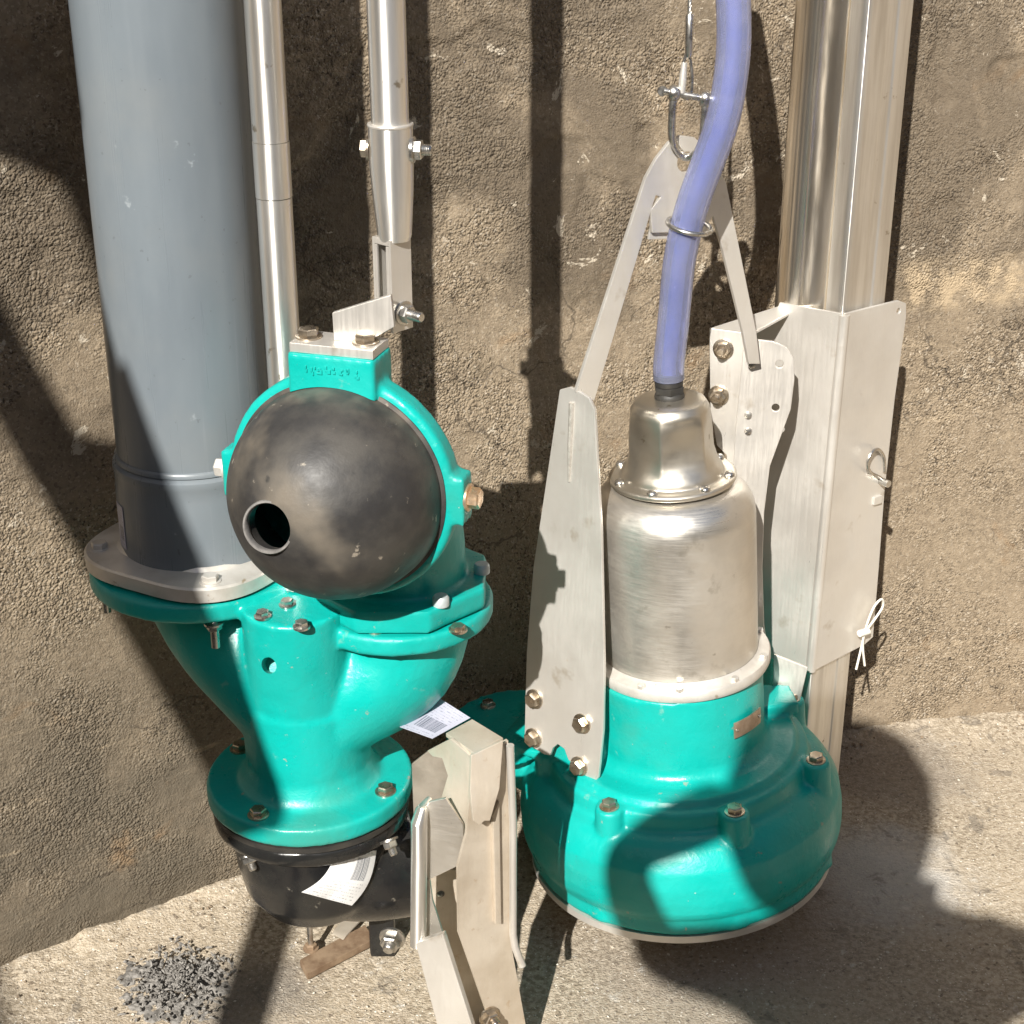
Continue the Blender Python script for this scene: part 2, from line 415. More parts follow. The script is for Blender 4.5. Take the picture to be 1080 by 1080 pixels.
hh = math_(nt, 'ADD', math_(nt, 'MULTIPLY', lump, 1.3), math_(nt, 'MULTIPLY', nz(nt, 480, 2, .5, vec), .45))
n1 = bump(nt, hh, 1.0, .0021)
n2 = bump(nt, nz(nt, 620, 3, .6, vec), .7, .0010, n1)
nt.links.new(n2, b.inputs['Normal'])
M['wall'] = m
wall = wm.build('pit_wall', 'wall', None, 180)
tag(wall, 'curved rough brown rendered concrete wall behind the pipes and pump', 'wall')

xs = axis_steps(-3, 5, -.72, .98, .0048, .12)
ys = axis_steps(-5, 2.5, 1.36, 2.2, .0048, .12)
vs = []; fs = []
for x in xs:
    wy = wall_y(x) if -1.6 < x < 2.6 else 99
    for y in ys:
        p = V((x, y, 0)); h = .003*fbm(p, 3, 2) + .0008*fbm(p, 30, 2) + .0010*noise.noise(p*110)
        if wy < 90:
            dd = wy - y
            if -.05 < dd < .10:
                k = 1-max(0, dd)/.10; k = k*k
                h += k*(.008 + .010*max(0, noise.noise(p*16)) + .004*noise.noise(p*55))
        vs.append((x, y, h))
nyc = len(ys)
for i in range(len(xs)-1):
    for j in range(nyc-1):
        a = i*nyc+j; fs.append((a, a+nyc, a+nyc+1, a+1))
m, nt, b = new_mat('gritty_concrete_floor')
vec = objco(nt); xyz = sepxyz(nt, vec)
base = mixc(nt, ramp(nt, nz(nt, 5, 5, .6, vec), .35, .65), (.39, .322, .235), (.27, .222, .162))
base = mixc(nt, ramp(nt, nz(nt, 140, 3, .7, vec), .38, .62), base, (.50, .43, .335))
base = mixc(nt, ramp(nt, nz(nt, 120, 3, .6, vec, .3), .60, .68, 0, .8), base, (.13, .10, .072))
base = mixc(nt, ramp(nt, nz(nt, 260, 2, .6, vec), .66, .70), base, (.80, .76, .68))
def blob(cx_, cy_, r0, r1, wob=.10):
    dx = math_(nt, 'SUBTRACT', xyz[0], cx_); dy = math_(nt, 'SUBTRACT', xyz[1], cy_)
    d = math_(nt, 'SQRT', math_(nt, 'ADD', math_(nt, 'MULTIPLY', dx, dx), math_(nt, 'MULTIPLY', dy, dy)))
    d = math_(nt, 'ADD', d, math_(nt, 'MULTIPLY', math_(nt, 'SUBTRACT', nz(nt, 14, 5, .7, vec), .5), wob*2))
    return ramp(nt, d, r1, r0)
c1 = fl(925, 925)
base = mixc(nt, math_(nt, 'MULTIPLY', blob(c1.x, c1.y, .03, .16), .65), base, (.56, .56, .55))
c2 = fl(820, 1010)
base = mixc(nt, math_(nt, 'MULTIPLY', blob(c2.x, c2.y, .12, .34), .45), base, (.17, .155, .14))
pz = nz(nt, 16, 5, .7, vec, .5)
base = mixc(nt, math_(nt, 'MULTIPLY', ramp(nt, pz, .58, .66), .55), base, (.13, .115, .098))
base = mixc(nt, math_(nt, 'MULTIPLY', ramp(nt, nz(nt, 21, 5, .72, vec), .60, .70), .6), base, (.55, .52, .47))
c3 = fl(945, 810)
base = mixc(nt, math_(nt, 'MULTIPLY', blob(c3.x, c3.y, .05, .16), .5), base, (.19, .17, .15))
c4 = fl(260, 1050)
base = mixc(nt, math_(nt, 'MULTIPLY', blob(c4.x, c4.y, .02, .12), .6), base, (.16, .15, .14))
nt.links.new(base, b.inputs['Base Color']); b.inputs['Roughness'].default_value = .93; b.inputs['Specular IOR Level'].default_value = .2
n1 = bump(nt, nz(nt, 320, 3, .6, vec), 1.0, .003); nt.links.new(bump(nt, nz(nt, 400, 3, .6, vec), .7, .0012, n1), b.inputs['Normal'])
M['floor'] = m
fm = MB(); fm.v = vs; fm.f = fs
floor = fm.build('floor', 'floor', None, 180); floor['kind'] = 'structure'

# ------------------------------------------------------------------ loose stuff on the floor
g = MB(); ctr = fl(188, 1040); q_ = 74
for i in range(q_):
    for j in range(q_):
        x = (i/(q_-1)-.5)*.20; y = (j/(q_-1)-.5)*.20; rr = math.hypot(x/.095, y/.095)
        p = V((x, y, 3)); k = max(0, 1-rr*(1+.35*noise.noise(p*22)))**.7
        g.v.append((ctr.x+x, ctr.y+y, -.006 + k*(.012+.010*noise.noise(p*45)+.009*noise.noise(p*130))))
for i in range(q_-1):
    for j in range(q_-1): g.f.append((i*q_+j, (i+1)*q_+j, (i+1)*q_+j+1, i*q_+j+1))
for i in range(800):
    a = random.random()*6.283; rr = abs(random.gauss(0, .040)); 
    if rr > .085: continue
    x = ctr.x + math.cos(a)*rr*.95; y = ctr.y + math.sin(a)*rr*1.05
    z = .016*max(0, 1-(rr/.075)**2)*random.random() + .004
    d = V((random.uniform(-1, 1), random.uniform(-1, 1), random.uniform(-.5, .5))).normalized()*random.uniform(.0012, .0034)
    c = V((x, y, z)); w = random.uniform(.0009, .0020)
    g.tube([c-d, c+V((0, 0, .001)), c+d], [w*.7, w, w*.6], 5)
tag(g.build('grit_pile', 'grit', None, 60), 'small heap of dark grey crumbly grit on the floor at lower left', 'debris', kind='stuff')
g = MB()
for i in range(900):
    px = random.uniform(0, 1080); py = random.uniform(770, 1078); p = fl(px, py)
    if p.y > wall_y(p.x)-.01: continue
    r = random.choice((.0008, .001, .0013, .0016, .0022 if i % 7 == 0 else .001))
    T = Matrix.Translation((p.x, p.y, r*.5+.001)) @ Matrix.Rotation(random.random()*6, 4, 'Z') @ Matrix.Diagonal((r*1.3, r, r*.8, 1))
    g.add([(1, 0, 0), (0, 1, 0), (-1, 0, 0), (0, -1, 0), (0, 0, 1), (0, 0, -1)],
          [(0, 1, 4), (1, 2, 4), (2, 3, 4), (3, 0, 4), (1, 0, 5), (2, 1, 5), (3, 2, 5), (0, 3, 5)], T)
tag(g.build('pale_grit', 'pebble', None, 60), 'pale sand grains scattered over the concrete floor', 'grit', kind='stuff')
g = MB()
for i in range(420):
    x = random.uniform(-.7, .95); k = random.random()**2
    y = wall_y(x) - .006 - k*.10; r = random.uniform(.0010, .0036)*(1-k*.5)
    T = Matrix.Translation((x, y, r*.5+.004)) @ Matrix.Rotation(random.random()*6, 4, 'Z') @ Matrix.Diagonal((r*random.uniform(.8, 1.5), r, r*.8, 1))
    vs = [V(q)*random.uniform(.75, 1.15) for q in [(1, 0, 0), (0, 1, 0), (-1, 0, 0), (0, -1, 0), (0, 0, 1), (0, 0, -1)]]
    g.add(vs, [(0, 1, 4), (1, 2, 4), (2, 3, 4), (3, 0, 4), (1, 0, 5), (2, 1, 5), (3, 2, 5), (0, 3, 5)], T)
tag(g.build('mortar_crumbs', 'crumb', None, 30), 'brown mortar crumbs along the foot of the wall', 'debris', kind='stuff')

# ------------------------------------------------------------------ grey plastic riser pipe
PX, PY = -.330, 1.56
t = root('riser_pipe', (PX, PY, .55), 'thick grey plastic pipe rising from the pale flange on the left', 'pipe')
zf = .575
T = Matrix.Translation((PX, PY, 0))
MB().lathe([(.072, .66), (.0795, .66), (.0795, 1.75), (.072, 1.75), (.072, .66)], 96, T).build('pipe', 'pvc', t, 40)
MB().lathe([(.070, zf+.001), (.0850, zf+.001), (.0848, .645), (.0842, .650), (.0842, .664), (.0852, .667), (.0845, .672), (.0815, .675), (.0800, .676), (.070, .676)], 96, T).build('socket', 'pvc', t, 28)
MB().lathe([(.0797, .6765), (.0822, .6768), (.0820, .680), (.0805, .682), (.0797, .6825)], 96, T).build('socket_ring', 'pvc', t, 50)
def fr(a, z):
    q = (math.cos(2*(a-R(196))*2)+1)*.5        # four lobes
    return .88 + .12*q
MB().lathe([(.076, zf-.016), (.123, zf-.016), (.1235, zf-.002), (.121, zf), (.0895, zf+.002), (.086, zf+.006), (.076, zf+.006), (.076, zf-.016)], 128, T, fr).build('backing_flange', 'alu', t, 30)
MB().lathe([(.07, zf-.020), (.104, zf-.020), (.104, zf-.0165), (.07, zf-.0165)], 64, T).build('gasket', 'gasket', t)
for k in range(4):
    a = R(194 + 90*k); p = V((PX+.107*math.cos(a), PY+.107*math.sin(a), zf))
    bolt(p, (0, 0, 1), .0088, 'alu', t, h=.006, rot=.4*k)
    MB().tube([p-V((0, 0, .017)), p-V((0, 0, .075))], .0045, 16).build('stud', 'zinc', t)
    bolt(p-V((0, 0, .047)), (0, 0, -1), .008, 'zinc', t, name='nut')
# little sticker on the socket
def curved_label(name, mat, parent, C, rad, a0, a1, z0, z1, skew=0.0, n=16, lift=.0006, curl=0.0):
    me_v = []; me_f = []; uvs = []
    for i in range(n+1):
        s_ = i/n; a = a0+(a1-a0)*s_
        for j in range(5):
            w = j/4; r = rad+lift + curl*(s_**3)*.0
            aa = a + skew*w
            me_v.append((C[0]+r*math.cos(aa), C[1]+r*math.sin(aa), z0+(z1-z0)*w)); uvs.append((s_, w))
    for i in range(n):
        for j in range(4): me_f.append((i*5+j, (i+1)*5+j, (i+1)*5+j+1, i*5+j+1))
    return uv_mesh(name, mat, parent, me_v, me_f, uvs)
def uv_mesh(name, mat, parent, vs, fs, uvs, thick=.0004):
    me = bpy.data.meshes.new(name); me.from_pydata([tuple(v) for v in vs], [], fs)
    ul = me.uv_layers.new(name='UVMap')
    for l in me.loops: ul.data[l.index].uv = uvs[l.vertex_index]
    o = bpy.data.objects.new(name, me); COL.objects.link(o); me.materials.append(M[mat])
    s_ = o.modifiers.new('t', 'SOLIDIFY'); s_.thickness = thick; s_.offset = 0
    bake(o); shade(o, 50); par(o, parent); return o
curved_label('sticker', 'label_a', t, (PX, PY), .0850, R(203), R(216), zf+.010, zf+.058)

# ------------------------------------------------------------------ teal wye fitting
BX, BY, BZ = -.2203, 1.49, .3275
RX, RY, RZ = -.120, 1.520, .528
t = root('wye_fitting', (BX, BY, BZ-.024), 'teal cast iron Y-shaped pipe fitting under the grey pipe, standing on the black elbow', 'pipe fitting')
b_ = MB()
zt = zf-.020
def disc(mb, c, r, z0, z1, e=.003, rf=None, seg=72):
    mb.lathe([(0, z0), (r-e, z0), (r, z0+e), (r, z1-e), (r-e, z1), (0, z1)], seg, Matrix.Translation((c[0], c[1], 0)), rf)
disc(b_, (PX, PY), .121, zt-.021, zt, .002)
disc(b_, (BX, BY), .1115, BZ-.022, BZ, .002)
disc(b_, (RX, RY), .100, RZ-.021, RZ, .002)
def bez(p0, p1, p2, p3, n=16):
    out = []
    for i in range(n+1):
        s_ = i/n; out.append(V(p0)*(1-s_)**3 + V(p1)*3*s_*(1-s_)**2 + V(p2)*3*s_*s_*(1-s_) + V(p3)*s_**3)
    return out
pl = bez((PX, PY, zt-.01), (PX+.006, PY, zt-.095), (BX-.030, BY, BZ+.130), (BX, BY, BZ+.050))
n = len(pl); b_.tube(pl, [.070 + .002*math.sin(math.pi*i/(n-1)) - .014*(i/(n-1)) for i in range(n)], 40)
pr = bez((RX, RY, RZ-.01), (RX+.004, RY, RZ-.105), (BX+.045, BY, BZ+.125), (BX, BY, BZ+.050))
b_.tube(pr, [.076+.003*math.sin(math.pi*min(1, i/(n-1)*1.4)) - .018*(i/(n-1)) for i in range(n)], 40)
cyl(b_, (BX, BY, BZ+.01), (BX, BY-.0, BZ+.10), .067, .069)
# central boss rising between the two branches
b_.tube([(BX, BY, BZ+.03), (BX, BY-.006, BZ+.09), (-.2220, 1.474, .47), (-.2225, 1.470, .548)], [.064, .060, .055, .056], 40)
b_.lathe([(.070, BZ-.01), (.080, BZ-.002), (.072, BZ+.008), (.068, BZ+.02), (.06, BZ+.02)], 48, Matrix.Translation((BX, BY, 0)))
body = b_.build('body', 'teal', None); remesh(body, .0030, 4, .5, .0005, 45)
hp = at(279, 703, 1.41); 
hc = MB(); cyl(hc, hp+V((-.004, -.06, .03)), hp+V((.004, .035, -.017)), .0085, seg=24); cut(body, [hc], 60)
for p in body.data.polygons: p.use_smooth = True
par(body, t)
hr = MB(); 
# bolts of the base flange
for a in (-118, -25, 62, 152):
    p = V((BX+.094*math.cos(R(a)), BY+.094*math.sin(R(a)), BZ)); bolt(p, (0, 0, 1), .0088, 'bolt', t, rot=R(a))
for (px, py) in ((303, 638), (277, 650), (318, 661)):
    bolt(fl(px, py, .5475), (0, 0, 1), .0068, 'zinc', t, rot=px)
MB().lathe([(.02, BZ-.031), (.108, BZ-.031), (.1085, BZ-.0245), (.02, BZ-.0245)], 72, Matrix.Translation((BX, BY, 0))).build('gasket', 'gasket', t)

# ------------------------------------------------------------------ check valve: adaptor + ring + rubber dome
nD = V((-.29, -.957, 0)).normalized(); uD = V((-nD.y, nD.x, 0))
CR = at(361, 512, 1.405)
t = root('check_valve', (RX, RY, RZ), 'teal ring adaptor with black rubber dome bolted over the right branch', 'valve')
a_ = MB()
oc = [(RX+.100*math.cos(R(22.5+45*k)), RY+.100*math.sin(R(22.5+45*k)), RZ+.003) for k in range(8)]
a_.prism(oc, (0, 0, .024))
el = bez((RX, RY, RZ+.02), (RX, RY, RZ+.10), CR - nD*.10, CR-nD*.010)
a_.tube(el, [.072 if i < 6 else .072+.014*min(1, (i-6)/8) for i in range(len(el))], 40)
T = frame(CR, nD)
a_.lathe([(0, -.034), (.092, -.030), (.108, -.024), (.1135, -.018), (.1145, .002), (.1125, .006), (.108, .007), (0, .006)], 96, T)
# lugs at both ends of the horizontal diameter
for sg in (1, -1):
    c = CR + uD*sg*.112 - nD*.008
    a_.box(c, uD*.011, nD*.014, V((0, 0, .024)))
# block on top
bc = CR + V((0, 0, .112)) - nD*.008
a_.box(bc, uD*.0425, nD*.024, V((0, 0, .0205)))
ad = a_.build('adaptor', 'teal', None); remesh(ad, .0030, 3, .5, .0004, 60)
cc = MB(); cc.lathe([(0, -.004), (.1035, -.004), (.1035, .05), (0, .05)], 96, T); cut(ad, [cc], 60)
for p in ad.data.polygons: p.use_smooth = True
par(ad, t)
# raised, worn casting marks on the block face
g = MB()
marks = ['1111', '101', '1011', '110', '1101', '111']
x0 = -.030
for w in range(8):
    for k in range(random.choice((3, 4, 4))):
        o_ = bc + nD*.0245 + uD*(x0*.85 + w*.0070 + random.uniform(0, .004)) + V((0, 0, random.uniform(.003, .011)))
        g.box(o_, uD*random.uniform(.0006, .0017), nD*.0009, V((0, 0, random.uniform(.0008, .0022))))
g.build('casting_mark', 'teal', ad, bevel=.0003)
# rubber dome, open at the lower left
d_ = MB(); prof = []
for i in range(33):
    a = math.pi/2*i/32; prof.append((.1030*math.cos(a), .010+.108*math.sin(a)))
prof = [(.1030, -.003)] + prof; inner = [(max(0, r-.008), z-.006 if z > .02 else z) for r, z in prof][::-1]
inner[0] = (0, prof[-1][1]-.008)
d_.lathe(prof+inner[0:]+[prof[0]], 96, T)
dome = d_.build('rubber_dome', 'rubber', None)
# hole axis: where the line of sight of the opening meets the dome
from mathutils.bvhtree import BVHTree
def hit(o, px, py):
    bt = BVHTree.FromPolygons([v.co for v in o.data.vertices], [tuple(p.vertices) for p in o.data.polygons])
    l, n_, i, d = bt.ray_cast(V((0, 0, H)), ray(px, py).normalized()); return l, n_
hl, hn = hit(dome, 283, 556)
hv = (hn*.6 - ray(283, 556).normalized()*.4).normalized(); hcut = MB(); cyl(hcut, hl+hv*.03, hl-hv*.04, .0225, seg=40); cut(dome, [hcut], 50)
dm = dome.data
nrm = [v.normal.copy() for v in dm.vertices]
for v, n_ in zip(dm.vertices, nrm): v.co += n_*noise.noise(v.co*22)*.0012
par(dome, t)
hn = (hn*.6 - ray(283, 556).normalized()*.4).normalized(); hl = hl + hn*.0006
rim = MB(); rim.lathe([(.0216, -.007), (.0216, .0000), (.0224, .0010), (.0240, .0008), (.0248, -.0010), (.0248, -.004), (.0232, -.006), (.0232, -.007), (.0216, -.007)], 48, frame(hl, hn))
rim.build('outlet_rim', 'rubber_rim', dome, 50)
# gum lip between dome and ring
lip = MB(); lip.lathe([(.1028, .004), (.1065, .0058), (.1065, .0085), (.1028, .0098)], 96, T); lip.build('rubber_lip', 'rubber', t)
bolt(CR+uD*.123-nD*.008, uD, .0105, 'brass', t, h=.010, rot=.3)
bolt(CR-uD*.123-nD*.008, -uD, .0095, 'alu', t, h=.010, rot=.3)
for (px, py, rr) in ((508, 602, .0085), (465, 636, .0085)):
    p = fl(px, py, RZ+.0285)
    MB().lathe([(0, -.002), (rr, -.002), (rr, .006), (rr*.8, .0085), (0, .0090)], 32, Matrix.Translation(p)).build('bolt_cap', 'zinc_dull', t, 40)
p = fl(396, 662, RZ+.004); 
for (px, py) in ((396, 664), (483, 664)):
    bolt(fl(px, py, RZ+.001), (0, 0, 1), .0075, 'bolt', t, h=.004, rot=px*.1)
# clamp plate and its bolts
cpz = bc + V((0, 0, .0250))
MB().box(cpz, uD*.041, nD*.020, V((0, 0, .0045))).build('clamp_plate', 'steel_plate', t, bevel=.001)
for q in (-.030, .026):
    bolt(cpz+uD*q+nD*.000+V((0, 0, .0045)), (0, 0, 1), .0098, 'bolt', t, h=.007, rot=.5)
# ------------------------------------------------------------------ lever and lifting rod
t = root('lifting_rod', (at(420, 345, 1.385)), 'steel rod with tapered sleeve and slotted fork above the black dome', 'rod')
QX = -.1070; QY = 1.433
ztop = at(411, 131, QY).z; zt2 = at(411, 248, QY).z
c0 = V((QX, QY, 0))
MB().tube([c0+V((-.003, 0, 1.7)), c0+V((0, 0, ztop-.02))], .0167, 40).build('rod', 'steel_tube', t)
sl = MB(); sl.tube([c0+V((0, 0, ztop)), c0+V((0, 0, ztop-.035)), c0+V((0.0005, 0, ztop-.06)), c0+V((0.001, 0, zt2)), c0+V((.001, 0, zt2-.004))], [.0198, .0198, .0185, .0155, .0140], 40, False)
sl.build('sleeve', 'steel_tube', t, 60)
MB().lathe([(.0166, -.0016), (.0202, -.0016), (.0206, 0), (.0202, .0010), (.0166, .0010)], 40, Matrix.Translation(c0+V((0, 0, ztop)))).build('sleeve_collar', 'steel_plate', t)
pb = c0+V((0, 0, at(411, 157, QY).z))
bx = V((1, -.15, 0)).normalized()
bolt(pb-bx*.0195, -bx, .0085, 'bolt', t, h=.006)
bolt(pb+bx*.0195, bx, .0092, 'zinc', t, h=.007, stud=.008, name='nut')
# fork : folded square section with a long slot in its left face
fx = V((.74, -.67, 0)).normalized(); fy = V((.67, .74, 0)).normalized()   # fx runs along the left face, fy along the right one
z0 = at(415, 350, QY-.01).z; z1 = zt2-.001
corner = at(413, 300, QY-.016); corner.z = 0
fk = MB()
def slab(p, q, th, za, zb): fk.prism([V((p.x, p.y, za)), V((q.x, q.y, za)), V((q.x+th.x, q.y+th.y, za)), V((p.x+th.x, p.y+th.y, za))], (0, 0, zb-za))
w1 = .024; w2 = .026
A = corner - fx*w1; B = corner; C_ = corner + fy*w2; D_ = A + fy*w2
slab(B, C_, -fx*.0028, z0, z1)                       # right cheek
slab(A, D_, fx*.0028, z0+.018, z1)                   # left cheek
slab(D_+fx*.003, C_-fx*.003, -fy*.0024, z0+.018, z1)  # back
slab(A+fx*.003, B-fx*.003, fy*.0028, z1-.006, z1)      # bridge above the slot
slab(A+fx*.003, A+fx*.006, fy*.0028, z0+.018, z1-.0065)
slab(B-fx*.0066, B-fx*.003, fy*.0028, z0+.018, z1-.0065)
fk.build('fork', 'steel_plate', t, 30, bevel=.0007)
pf = B + fy*w2*.55; pf.z = at(437, 328, QY).z
bolt(pf, fx, .0088, 'zinc', t, h=.007, stud=.014, name='nut')
# lever plate standing on the clamp plate
t2 = root('lever_plate', cpz+V((0, 0, .0045)), 'pale wedge shaped steel lever plate between the fork and the clamp on the ring', 'bracket')
P0 = cpz + uD*(-.008) + nD*.003; nl = V((-.20, -.98, 0)).normalized()
ol = [pp(x, y, P0, nl) for x, y in ((350, 330), (412, 311), (416, 345), (398, 355), (383, 358), (352, 362))]
zb_ = cpz.z+.0045
for q in (-2, -1):
    ol[q].z = zb_
MB().prism(ol, -nl*.006).build('plate', 'steel_plate', t2, bevel=.0012)

# ------------------------------------------------------------------ guide rod (left)
GX, GY = -.2225, 1.497
t = root('guide_rod', (GX, GY, .55), 'slim plain steel rod between the grey pipe and the black dome', 'rod')
MB().tube([(GX, GY, .551), (GX, GY, at(290, 208, GY).z)], .0168, 40).build('rod', 'steel_tube', t)
MB().tube([(GX, GY, at(290, 207, GY).z), (GX, GY, at(287, 149, GY).z)], .0172, 40).build('coupling', 'steel_tube', t)
MB().tube([(GX, GY, at(287, 148.4, GY).z), (GX+.001, GY, 1.7)], .0168, 40).build('rod', 'steel_tube', t)

# ------------------------------------------------------------------ black base elbow
t = root('base_elbow', (BX, BY+.05, 0), 'glossy black cast duckfoot elbow with a white paper tag under the teal fitting', 'pipe fitting')
e_ = MB()
disc(e_, (BX, BY), .107, BZ-.052, BZ-.032)
e_.lathe([(0, .150), (.035, .152), (.062, .165), (.079, .190), (.086, .225), (.088, BZ-.045), (0, BZ-.045)], 64, Matrix.Translation((BX, BY, 0)))
e_.tube(bez((BX, BY, .235), (BX+.03, BY+.01, .20), (BX+.07, BY+.02, .20), (BX+.100, BY+.03, .20)), .072, 40)
e_.box((BX+.062, BY+.10, .085), (.016, 0, 0), (0, .010, 0), (0, 0, .085))
el_ = e_.build('elbow', 'black', None); remesh(el_, .0036, 6); par(el_, t)
# the white tag clings to the bowl, with its lower left corner lifting off
vs = []; fs = []; uvs = []
hull = MB(); hull.lathe([(0, .150), (.035, .152), (.062, .165), (.079, .190), (.086, .225), (.088, BZ-.045)], 64, Matrix.Translation((BX, BY, 0)))
hm = bpy.data.meshes.new('h'); hm.from_pydata(hull.v, [], hull.f)
ho = bpy.data.objects.new('h', hm)
c_tl, c_tr, c_bl, c_br = (354, 900), (397, 897), (318, 941), (371, 955)
for i in range(13):
    for j in range(13):
        s_ = i/12; w = j/12
        x = (c_tl[0]*(1-s_)+c_tr[0]*s_)*w + (c_bl[0]*(1-s_)+c_br[0]*s_)*(1-w)
        y = (c_tl[1]*(1-s_)+c_tr[1]*s_)*w + (c_bl[1]*(1-s_)+c_br[1]*s_)*(1-w)
        x += 5*math.sin(math.pi*w)*(1); y += 4*math.sin(math.pi*w)
        l, n_ = hit(ho, x, y)
        if l is None: l = at(x, y, BY-.086); n_ = V((0, -1, 0))
        if n_.y > 0: n_ = -n_
        l = at(x, y, min(l.y, 1.455) - .006 - .016*max(0, (1-s_)-.5)*max(0, .6-w)*3)
        vs.append(l); uvs.append((s_, w))
for i in range(12):
    for j in range(12): fs.append((i*13+j, (i+1)*13+j, (i+1)*13+j+1, i*13+j+1))
bpy.data.objects.remove(ho)
uv_mesh('paper_tag', 'label_b', t, vs, fs, uvs)
# flange bolts under the base flange
for (px, py) in ((410, 886), (262, 902)):
    p = at(px, py, 1.42); bolt(p, (.35, -.5, -.8), .008, 'zinc', t, h=.007, stud=.008, name='nut')
p = at(414, 989, 1.43); bolt(p, (-.2, -.95, -.1), .0115, 'zinc', t, h=.011, stud=.006, name='nut')

# floor anchor plate
t = root('floor_anchor', fl(350, 995), 'small rusty anchor plate with a stud on the floor below the black elbow', 'anchor')
pa, pb_, pc, pd = fl(316, 1012, .012), fl(385, 975, .012), fl(395, 990, .012), fl(324, 1027, .012)
MB().prism([pa, pb_, pc, pd], (0, 0, -.010)).build('base_plate', 'rust', t, bevel=.001)
pa, pb_ = fl(356, 992, .022), fl(384, 958, .05)
MB().prism([fl(350, 985, .013), fl(362, 992, .013), at(392, 960, fl(380, 975).y+.02), at(374, 958, fl(380, 975).y+.02)], (.003, .008, .002)).build('strut', 'steel_dirty', t, bevel=.001)
ps = fl(328, 1000, .012); MB().tube([ps, ps+V((0, 0, .034))], .0035, 14).build('stud', 'zinc', t)
bolt(ps, (0, 0, 1), .0075, 'rust', t, name='nut')

# ------------------------------------------------------------------ folded steel bracket, front centre
t = root('guide_bracket', (at(500, 1075, 1.38).x, 1.40, 0), 'folded stained steel bracket standing between the black elbow and the pump', 'bracket')
PF = at(500, 794, 1.375)
nR = V((.50, -.87, 0)).normalized(); nL = V((-.70, -.71, 0)).normalized()
def sheet(name, pts, P0, n, th, mat, parent, bev=.0010, cuts=None, ext=None):
    n = V(n).normalized()
    o = MB().prism([pp(x, y, P0, n) for x, y in pts], -n*th).build(name, mat, None, 30, bevel=0)
    if cuts:
        cs = []
        for (x, y, r) in cuts:
            c = pp(x, y, P0, n); k = MB(); cyl(k, c+n*.01, c-n*(th+.01), r, seg=24); cs.append(k)
        cut(o, cs, 30)
    if bev:
        b = o.modifiers.new('bevel', 'BEVEL'); b.width = bev; b.segments = 2; b.limit_method = 'ANGLE'; b.angle_limit = R(35); bake(o); shade(o, 30); wn(o)
    par(o, parent); return o
# main plate
sheet('main_plate', ((499, 800), (536, 781), (538, 990), (556, 1090), (566, 1145), (536, 1150), (512, 1064), (484, 984), (483, 914), (492, 880)), PF, nR, .004, 'steel_dirty', t, cuts=[(516, 1072, .006)])
# rolled rim on the far edge
rim_p = [pp(538, 786, PF+nR*.004, nR), pp(541, 870, PF+nR*.004, nR), pp(541, 985, PF+nR*.004, nR), pp(543, 998, PF+nR*.006, nR), pp(551, 1019, PF+nR*.014, nR)]
MB().tube(rim_p, .0042, 16).build('rim', 'steel_plate', t)
sheet('rib', ((520, 860), (527, 845), (529, 975), (523, 975)), PF+nR*.006, nR, .006, 'steel_dirty', t)
# top cap
zc = PF.z
cap = [PF, fl(531, 778, zc), fl(498, 758, zc), fl(470, 773, zc)]
MB().prism(cap, (0, 0, -.005)).build('top_cap', 'steel_dirty', t, bevel=.001)
# tongue bent down over the plate
sheet('tongue', ((497, 797), (531, 781), (527, 832), (517, 866), (511, 866), (506, 871), (499, 866), (496, 835)), PF+nR*.010+V((0, 0, -.003)), (.44, -.88, .12), .004, 'steel_dirty', t)
# hook plate facing left
sheet('hook_plate', ((499, 800), (475, 779), (450, 792), (456, 798), (466, 800), (472, 818), (462, 852), (469, 868), (467, 907), (484, 915), (498, 900), (499, 850)), PF+nL*.001, nL, .004, 'steel_dirty', t)
# inner web, lying deeper, and the lower leg
sheet('inner_web', ((446, 922), (490, 906), (500, 984), (530, 1064), (545, 1120), (505, 1125), (455, 986), (446, 950)), at(470, 950, 1.455), (.15, -.98, 0), .004, 'steel_dirty', t, cuts=[(465, 943, .0042)])
PL = at(467, 985, 1.36)
sheet('leg', ((438, 995), (467, 985), (510, 1120), (474, 1130)), PL, (-.35, -.93, .05), .008, 'steel_plate', t)
PB = at(458, 920, 1.385)
sheet('back_plate', ((443, 862), (452, 846), (470, 842), (488, 870), (490, 900), (484, 913), (453, 928), (456, 950), (467, 985), (443, 992)), PB, (-.25, -.96, 0), .004, 'steel_motor', t)
MB().tube([at(441, 996, 1.378), at(442, 900, 1.378), at(442, 868, 1.378), at(445, 855, 1.385), at(453, 842, 1.40)], [.0085, .0085, .0085, .007, .003], 24).build('rounded_edge', 'steel_tube', t)
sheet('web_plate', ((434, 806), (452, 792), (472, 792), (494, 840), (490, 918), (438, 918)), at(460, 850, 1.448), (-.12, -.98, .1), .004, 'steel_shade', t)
pbolt = pp(516, 1072, PF+nR*.001, nR)
bolt(pbolt, nR, .0095, 'bolt', t, h=.008, stud=.008, name='nut')

